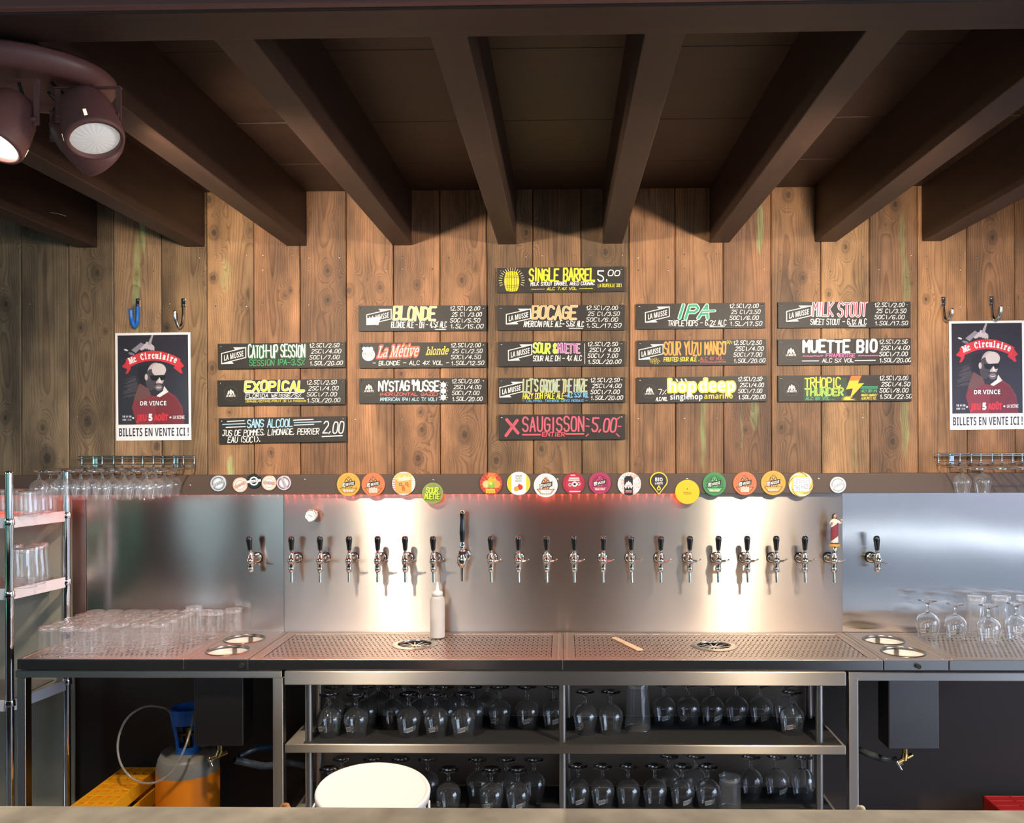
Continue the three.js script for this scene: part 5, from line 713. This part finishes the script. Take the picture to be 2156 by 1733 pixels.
// ---------------------------------------------------------------- chrome shelf trolley at the left edge
{
  const o = thing('shelving_rack', 'chrome post shelving rack with grey side rails at the left edge', 'shelving rack'), zr = 0.075, zf = 0.345, xR = at(20, 1200, zf).x, yTop = at(20, 996, zf).y;
  const xRr = at(140, 1200, zr).x, xe = (z) => xR + ((xRr - xR) * (zf - z)) / (zf - zr), xl = xR - 0.85;
  for (const [x, z] of [[xR, zf], [xRr, zr], [xl, zf], [xl + xRr - xR, zr]]) { const p = part('post', cyl(0.0135, 0.0135, yTop, 20, x, 0, z), M.chrome, o); part('post_cap', lathe([[0.0138, 0], [0.0138, 0.006], [0.01, 0.009], [0, 0.0095]], 18).translate(x, yTop - 0.002, z), M.chrome, p); for (const y of [1.105, 0.72, 1.36]) part('collar', lathe([[0.0138, 0], [0.0185, 0.002], [0.017, 0.022], [0.0138, 0.024]], 18).translate(x, y - 0.002, z), M.chrome, p); }
  const lv = [at(30, 1090, zf).y, at(30, 1241, zf).y, at(30, 1476, zf).y, 0.2];
  lv.forEach((y, k) => { const s = part('shelf', uvBox(rbox(xl, xR - 0.006, y - 0.004, y, zr, zf, 0.001)), std(0xb5aaa4, 0.3, 0.85), o); part('side_rail', rbox(-0.006, 0.0, y - 0.038, y + 0.002, -(zf - zr) / 2 + 0.012, (zf - zr) / 2 - 0.012, 0.002).rotateY(Math.atan2(xRr - xR, -(zf - zr)) + Math.PI).translate((xR + xRr) / 2 + 0.006, 0, (zf + zr) / 2), M.aluminium, s); part('front_rail', rbox(xl, xR, y - 0.038, y + 0.002, zf - 0.004, zf + 0.002, 0.002), M.aluminium, s); });
  const G = 'glasses on the shelving rack', y1 = lv[0] + 0.0004, y2 = lv[1] + 0.0004;
  let n = 0; for (const [px, z] of [[108, 0.12], [78, 0.135], [46, 0.15], [8, 0.17], [92, 0.19], [56, 0.215], [66, 0.295], [76, 0.24]]) glassAt(tumbler, `upturned tumbler on the chrome rack top shelf, ${['right rear corner', 'rear, next to the corner one', 'rear, third from right', 'rear, cut by the picture edge', 'middle row right', 'middle row left', 'front row left', 'front row right'][n++]}`, 'glass', V(at(px, 1050, z).x - 0.012, y1, z), G, 0, 0.9);
  n = 0; for (const [px, z] of [[92, 0.14], [40, 0.165], [80, 0.225], [62, 0.3]]) glassAt(tallGlass, `upside-down pint glass on the second shelf of the chrome rack, ${['rear right', 'rear left', 'middle', 'front'][n++]}`, 'glass', V(at(px, 1180, z).x - 0.016, y2, z), G, 0, 0.95);
}
// ---------------------------------------------------------------- loose things on the trays
{
  const b = atY(921, 1346, Y_TRAY), z = b.z - 0.03, hB = at(921, 1254, z).y - Y_TRAY, o = thing('squeeze_bottle', 'translucent white squeeze bottle on the drip tray, half full', 'bottle', [at(921, 1300, z).x, Y_TRAY, z]), r = 0.028;
  const milky = phys(0xece8e4, 0.35, 0, { transmission: 0.5, thickness: 0 });
  part('bottle_body', lathe([[0, 0.0005], [r - 0.003, 0.0005], [r, 0.004], [r, hB - 0.014], [r - 0.006, hB - 0.003], [0.019, hB]], 32), milky, o); part('liquid', cyl(r - 0.002, r - 0.002, hB * 0.43, 28, 0, 0.003, 0), std(0xc6c2be, 0.4), o, 'cloudy liquid filling the lower half');
  const c = part('cap', lathe([[0.0, hB - 0.001], [0.0205, hB - 0.001], [0.0205, hB + 0.012], [0.018, hB + 0.015], [0.009, hB + 0.019], [0.0075, hB + 0.021]], 28), M.white, o); part('nozzle', lathe([[0.0078, hB + 0.019], [0.0056, hB + 0.034], [0.003, hB + 0.05], [0.0022, hB + 0.051], [0, hB + 0.051]], 18), M.white, c);
  const a = atY(1293, 1344, Y_TRAY), e = atY(1350, 1371, Y_TRAY), s = new THREE.Shape(), L = a.distanceTo(e), w = 0.009; s.moveTo(0, -w); s.lineTo(L * 0.45, -w); s.lineTo(L * 0.5, -w * 1.25); s.lineTo(L - 0.008, -w * 1.25); s.quadraticCurveTo(L, 0, L - 0.008, w * 1.25); s.lineTo(L * 0.5, w * 1.25); s.lineTo(L * 0.45, w); s.lineTo(0, w); s.closePath();
  const g = new THREE.ExtrudeGeometry(s, { depth: 0.0025, bevelEnabled: true, bevelSize: 0.0008, bevelThickness: 0.0008, bevelSegments: 1 }).rotateX(-Math.PI / 2), m = single('foam_scraper', 'beige plastic foam scraper lying on the right long drip tray', 'scraper', g, std(0xd8bfa2, 0.5)); m.position.set(a.x, Y_TRAY + 0.0012, a.z); m.rotation.y = Math.atan2(-(e.z - a.z), e.x - a.x);
}
// ---------------------------------------------------------------- near bar top, tub and what stands behind it
{
  const Y_BAR = 1.12, zb = atY(1078, 1700, Y_BAR).z;
  const conc = pixelTexture(512, 512, (u, v, o) => { const a = fbm(u * 26, v * 22, 91, 5) - 0.5, b = fbm(u * 120, v * 100, 97, 4) - 0.5, l = 1 + 0.55 * a + 0.35 * b; o[0] = 176 * l; o[1] = 167 * l; o[2] = 150 * l; }); conc.repeat.set(0.27, 0.27);
  const bar = thing('bar_counter', 'mottled grey concrete bar top along the bottom edge of the picture', 'bar counter');
  const xEnd = 1.6;   // the bar stops short of the right wall: the way in for the staff
  part('bar_top', uvBox(rbox(-ROOM.x + 0.02, xEnd, Y_BAR - 0.045, Y_BAR, zb, zb + 0.62, 0.004, 2)), std(0xffffff, 0.5, 0, { map: conc, bumpMap: conc, bumpScale: 0.0005 }), bar);
  part('bar_front', box(-ROOM.x + 0.02, xEnd - 0.05, 0, Y_BAR - 0.045, zb + 0.2, zb + 0.5), std(0x3d2f27, 0.7), bar); part('ledge', rbox(-ROOM.x + 0.02, xEnd - 0.05, 0.84, 0.87, zb - 0.16, zb + 0.2, 0.003), std(0x6a5a4c, 0.6), bar);
  const tip = (px, py, label, col, top) => { const z = zb - 0.07, p = at(px, py, z), o = thing('sauce_bottle', label, 'bottle', [p.x, 0.87, z]), h = p.y - 0.87; part('bottle_body', lathe([[0, 0], [0.028, 0], [0.03, 0.004], [0.03, h - 0.07], [0.022, h - 0.055], [0, h - 0.055]], 20), std(col, 0.5), o); part('nozzle', lathe([[0.022, h - 0.055], [0.018, h - 0.03], [0.006, h - 0.002], [0, h]], 16), std(top, 0.45), o); };
  tip(1812, 1696, 'bottle with cream pointed tip showing above the bar top at right', 0xd9cda8, 0xe2d6b4); tip(600, 1691, 'bottle with small orange tip showing above the bar top at left', 0xb8793c, 0xc8823f);
  // white tub, its flat lid tilted towards the customers, on a stool
  const zt = 1.2, c = at(786, 1664, zt), tilt = thing('white_tub', 'round white plastic tub with lid, tilted, behind the bar top', 'tub', [c.x, c.y, zt]), R = 0.138, h = 0.3;
  part('tub_wall', lathe([[0, -h], [R * 0.84, -h], [R * 0.97, -0.012]], 48), std(0xe6e2de, 0.42), tilt); part('lid', lathe([[R * 0.97, -0.016], [R * 1.02, -0.016], [R * 1.03, -0.002], [R * 1.01, 0.003], [R * 0.965, 0.003], [R * 0.955, -0.001], [0, -0.001]], 56), std(0xcacacc, 0.4), tilt);
  part('handle', tube([[R * 1.0, -0.03, -0.02], [R * 1.06, -0.06, 0.05], [R * 0.8, -0.09, R * 0.72], [0.0, -0.12, R * 1.03], [-R * 0.8, -0.09, R * 0.72], [-R * 1.06, -0.06, 0.05], [-R * 1.0, -0.03, -0.02]], 0.003, 40, 8), std(0xe9e6e2, 0.4), tilt);
  tilt.rotation.set(0.10, 0, -0.055, 'ZXY');
  const ys = c.y - h - 0.012, st = thing('stool', 'low steel stool under the white tub', 'stool', [c.x, 0, zt]); part('seat', lathe([[0, ys - 0.02], [0.14, ys - 0.02], [0.142, ys - 0.004], [0.138, ys], [0, ys]], 32), M.steelDark, st); for (let k = 0; k < 4; k++) { const a = Math.PI / 4 + k * Math.PI / 2; part('leg', rod(V(0.1 * Math.cos(a), ys - 0.02, 0.1 * Math.sin(a)), V(0.14 * Math.cos(a), 0, 0.14 * Math.sin(a)), 0.01, 10), M.steelDark, st); }
}
// ---------------------------------------------------------------- ceiling spot clusters
{
  const paint = std(0x7a4f48, 0.5), paintRim = std(0x6d4540, 0.45), inner = std(0xd8d2c8, 0.2, 0.9);
  const ribs = pixelTexture(128, 16, (u, v, o) => { o[0] = o[1] = o[2] = 128 + 120 * Math.sin(u * 2 * Math.PI * 20); }, false);
  const warm = new THREE.Color(1, 0.84, 0.65);
  // housing along +y: back at 0, mouth at 0.125
  const housing = lathe([[0, 0], [0.018, 0.001], [0.032, 0.008], [0.044, 0.026], [0.052, 0.052], [0.0555, 0.085], [0.056, 0.118], [0.054, 0.125], [0.047, 0.125], [0.046, 0.112], [0.042, 0.07]], 40);
  const lensGeo = lathe([[0, 0.1245], [0.025, 0.1225], [0.0462, 0.117]], 36);
  const cluster = (label, cx, cy, cz, tiltX, heads) => {
    const o = thing('ceiling_spotlight', label, 'spotlight', [cx, cy, cz]);
    const base = part('base_ring', lathe([[0, 0.012], [0.105, 0.012], [0.118, 0.006], [0.13, -0.004], [0.148, -0.004], [0.16, 0.004], [0.168, 0.018], [0.168, 0.032], [0.16, 0.04], [0, 0.04]], 56), paintRim, o); base.rotation.x = tiltX; base.castShadow = true;
    const wire = std(0x141214, 0.5);
    heads.forEach(([hx, hy, hz, dir, glow, power]) => {
      const d = V(...dir).normalize(), q = new THREE.Quaternion().setFromUnitVectors(V(0, 1, 0), d), h = part('spot_head', housing, paint, o); h.position.set(hx, hy, hz).addScaledVector(d, -0.06); h.quaternion.copy(q);
      part('lens', lensGeo, std(0xf2eee6, 0.12, 0, { bumpMap: ribs, bumpScale: 0.0006, emissive: warm.clone().lerp(new THREE.Color(1, 1, 1), 0.5), emissiveIntensity: glow, roughness: 0.15 }), h, 'ribbed glass lens');
      part('vent_slot', [rbox(-0.003, 0.003, 0.096, 0.112, 0.0545, 0.0565, 0.0008), rbox(-0.0565, -0.0545, 0.096, 0.112, -0.003, 0.003, 0.0008)], std(0xe8a070, 0.4, 0, { emissive: warm, emissiveIntensity: 1.2 }), h);
      const top = -0.006, arm = x => rbox(hx + x - 0.0055, hx + x + 0.0055, hy - 0.012, top, hz - 0.0015, hz + 0.0015, 0.0005);
      part('bracket', [arm(-0.062), arm(0.062), rbox(hx - 0.0675, hx + 0.0675, top - 0.003, top, hz - 0.006, hz + 0.006, 0.0008), rod(V(hx - 0.064, hy, hz), V(hx - 0.05, hy, hz), 0.006, 10), rod(V(hx + 0.05, hy, hz), V(hx + 0.064, hy, hz), 0.006, 10)], paint, o);
      const back = V(hx, hy, hz).addScaledVector(d, -0.058); part('cable', tube([back, back.clone().add(V(-0.02, 0.02, -0.02)), V(hx * 0.7, top - 0.02, hz * 0.6 - 0.03), V(hx * 0.4, 0.01, hz * 0.4)], 0.0035, 18, 6), wire, o);
      if (power) { const l = new THREE.SpotLight(warm, power * LAMP, 0, 1.36, 0.55); l.position.set(hx, hy, hz).addScaledVector(d, 0.075); l.target.position.copy(l.position).add(d); l.shadow.radius = 2.1; l.castShadow = true; o.add(l, l.target); }
    });
    return o;
  };
  const c = at(54, 158, 1.6), yB = Y_JOIST - 0.042;
  const rel = (px, py, z) => { const p = at(px, py, z); return [p.x - c.x, p.y - yB, z - 1.6]; };
  cluster('rust-red ceiling spotlight cluster of bullet lamps at upper left', c.x, yB, 1.6, 0.06, [[...rel(186, 244, 1.62), [0.39, -0.87, 0.29], 0.22, 0], [...rel(12, 252, 1.66), [-0.17, -0.89, 0.39], 14, 1.3], [...rel(170, 286, 1.5), [0.36, -0.5, -0.78], 60, 3.2]]);
  const cr = V(1.13, yB, 1.6);
  cluster('rust-red ceiling spotlight cluster just outside the picture at upper right', cr.x, cr.y, 1.6, 0.06, [[-0.075, -0.12, -0.06, [-0.45, -0.55, -0.7], 60, 3.4], [0.1, -0.1, 0.0, [0.75, -0.25, -0.6], 40, 1.2], [-0.03, -0.12, 0.09, [-0.5, -0.7, 0.3], 14, 1.3]]);
}
scene.traverse(o => { if (o.isMesh) { o.castShadow = true; o.receiveShadow = true; } });
renderer.render(scene, camera);
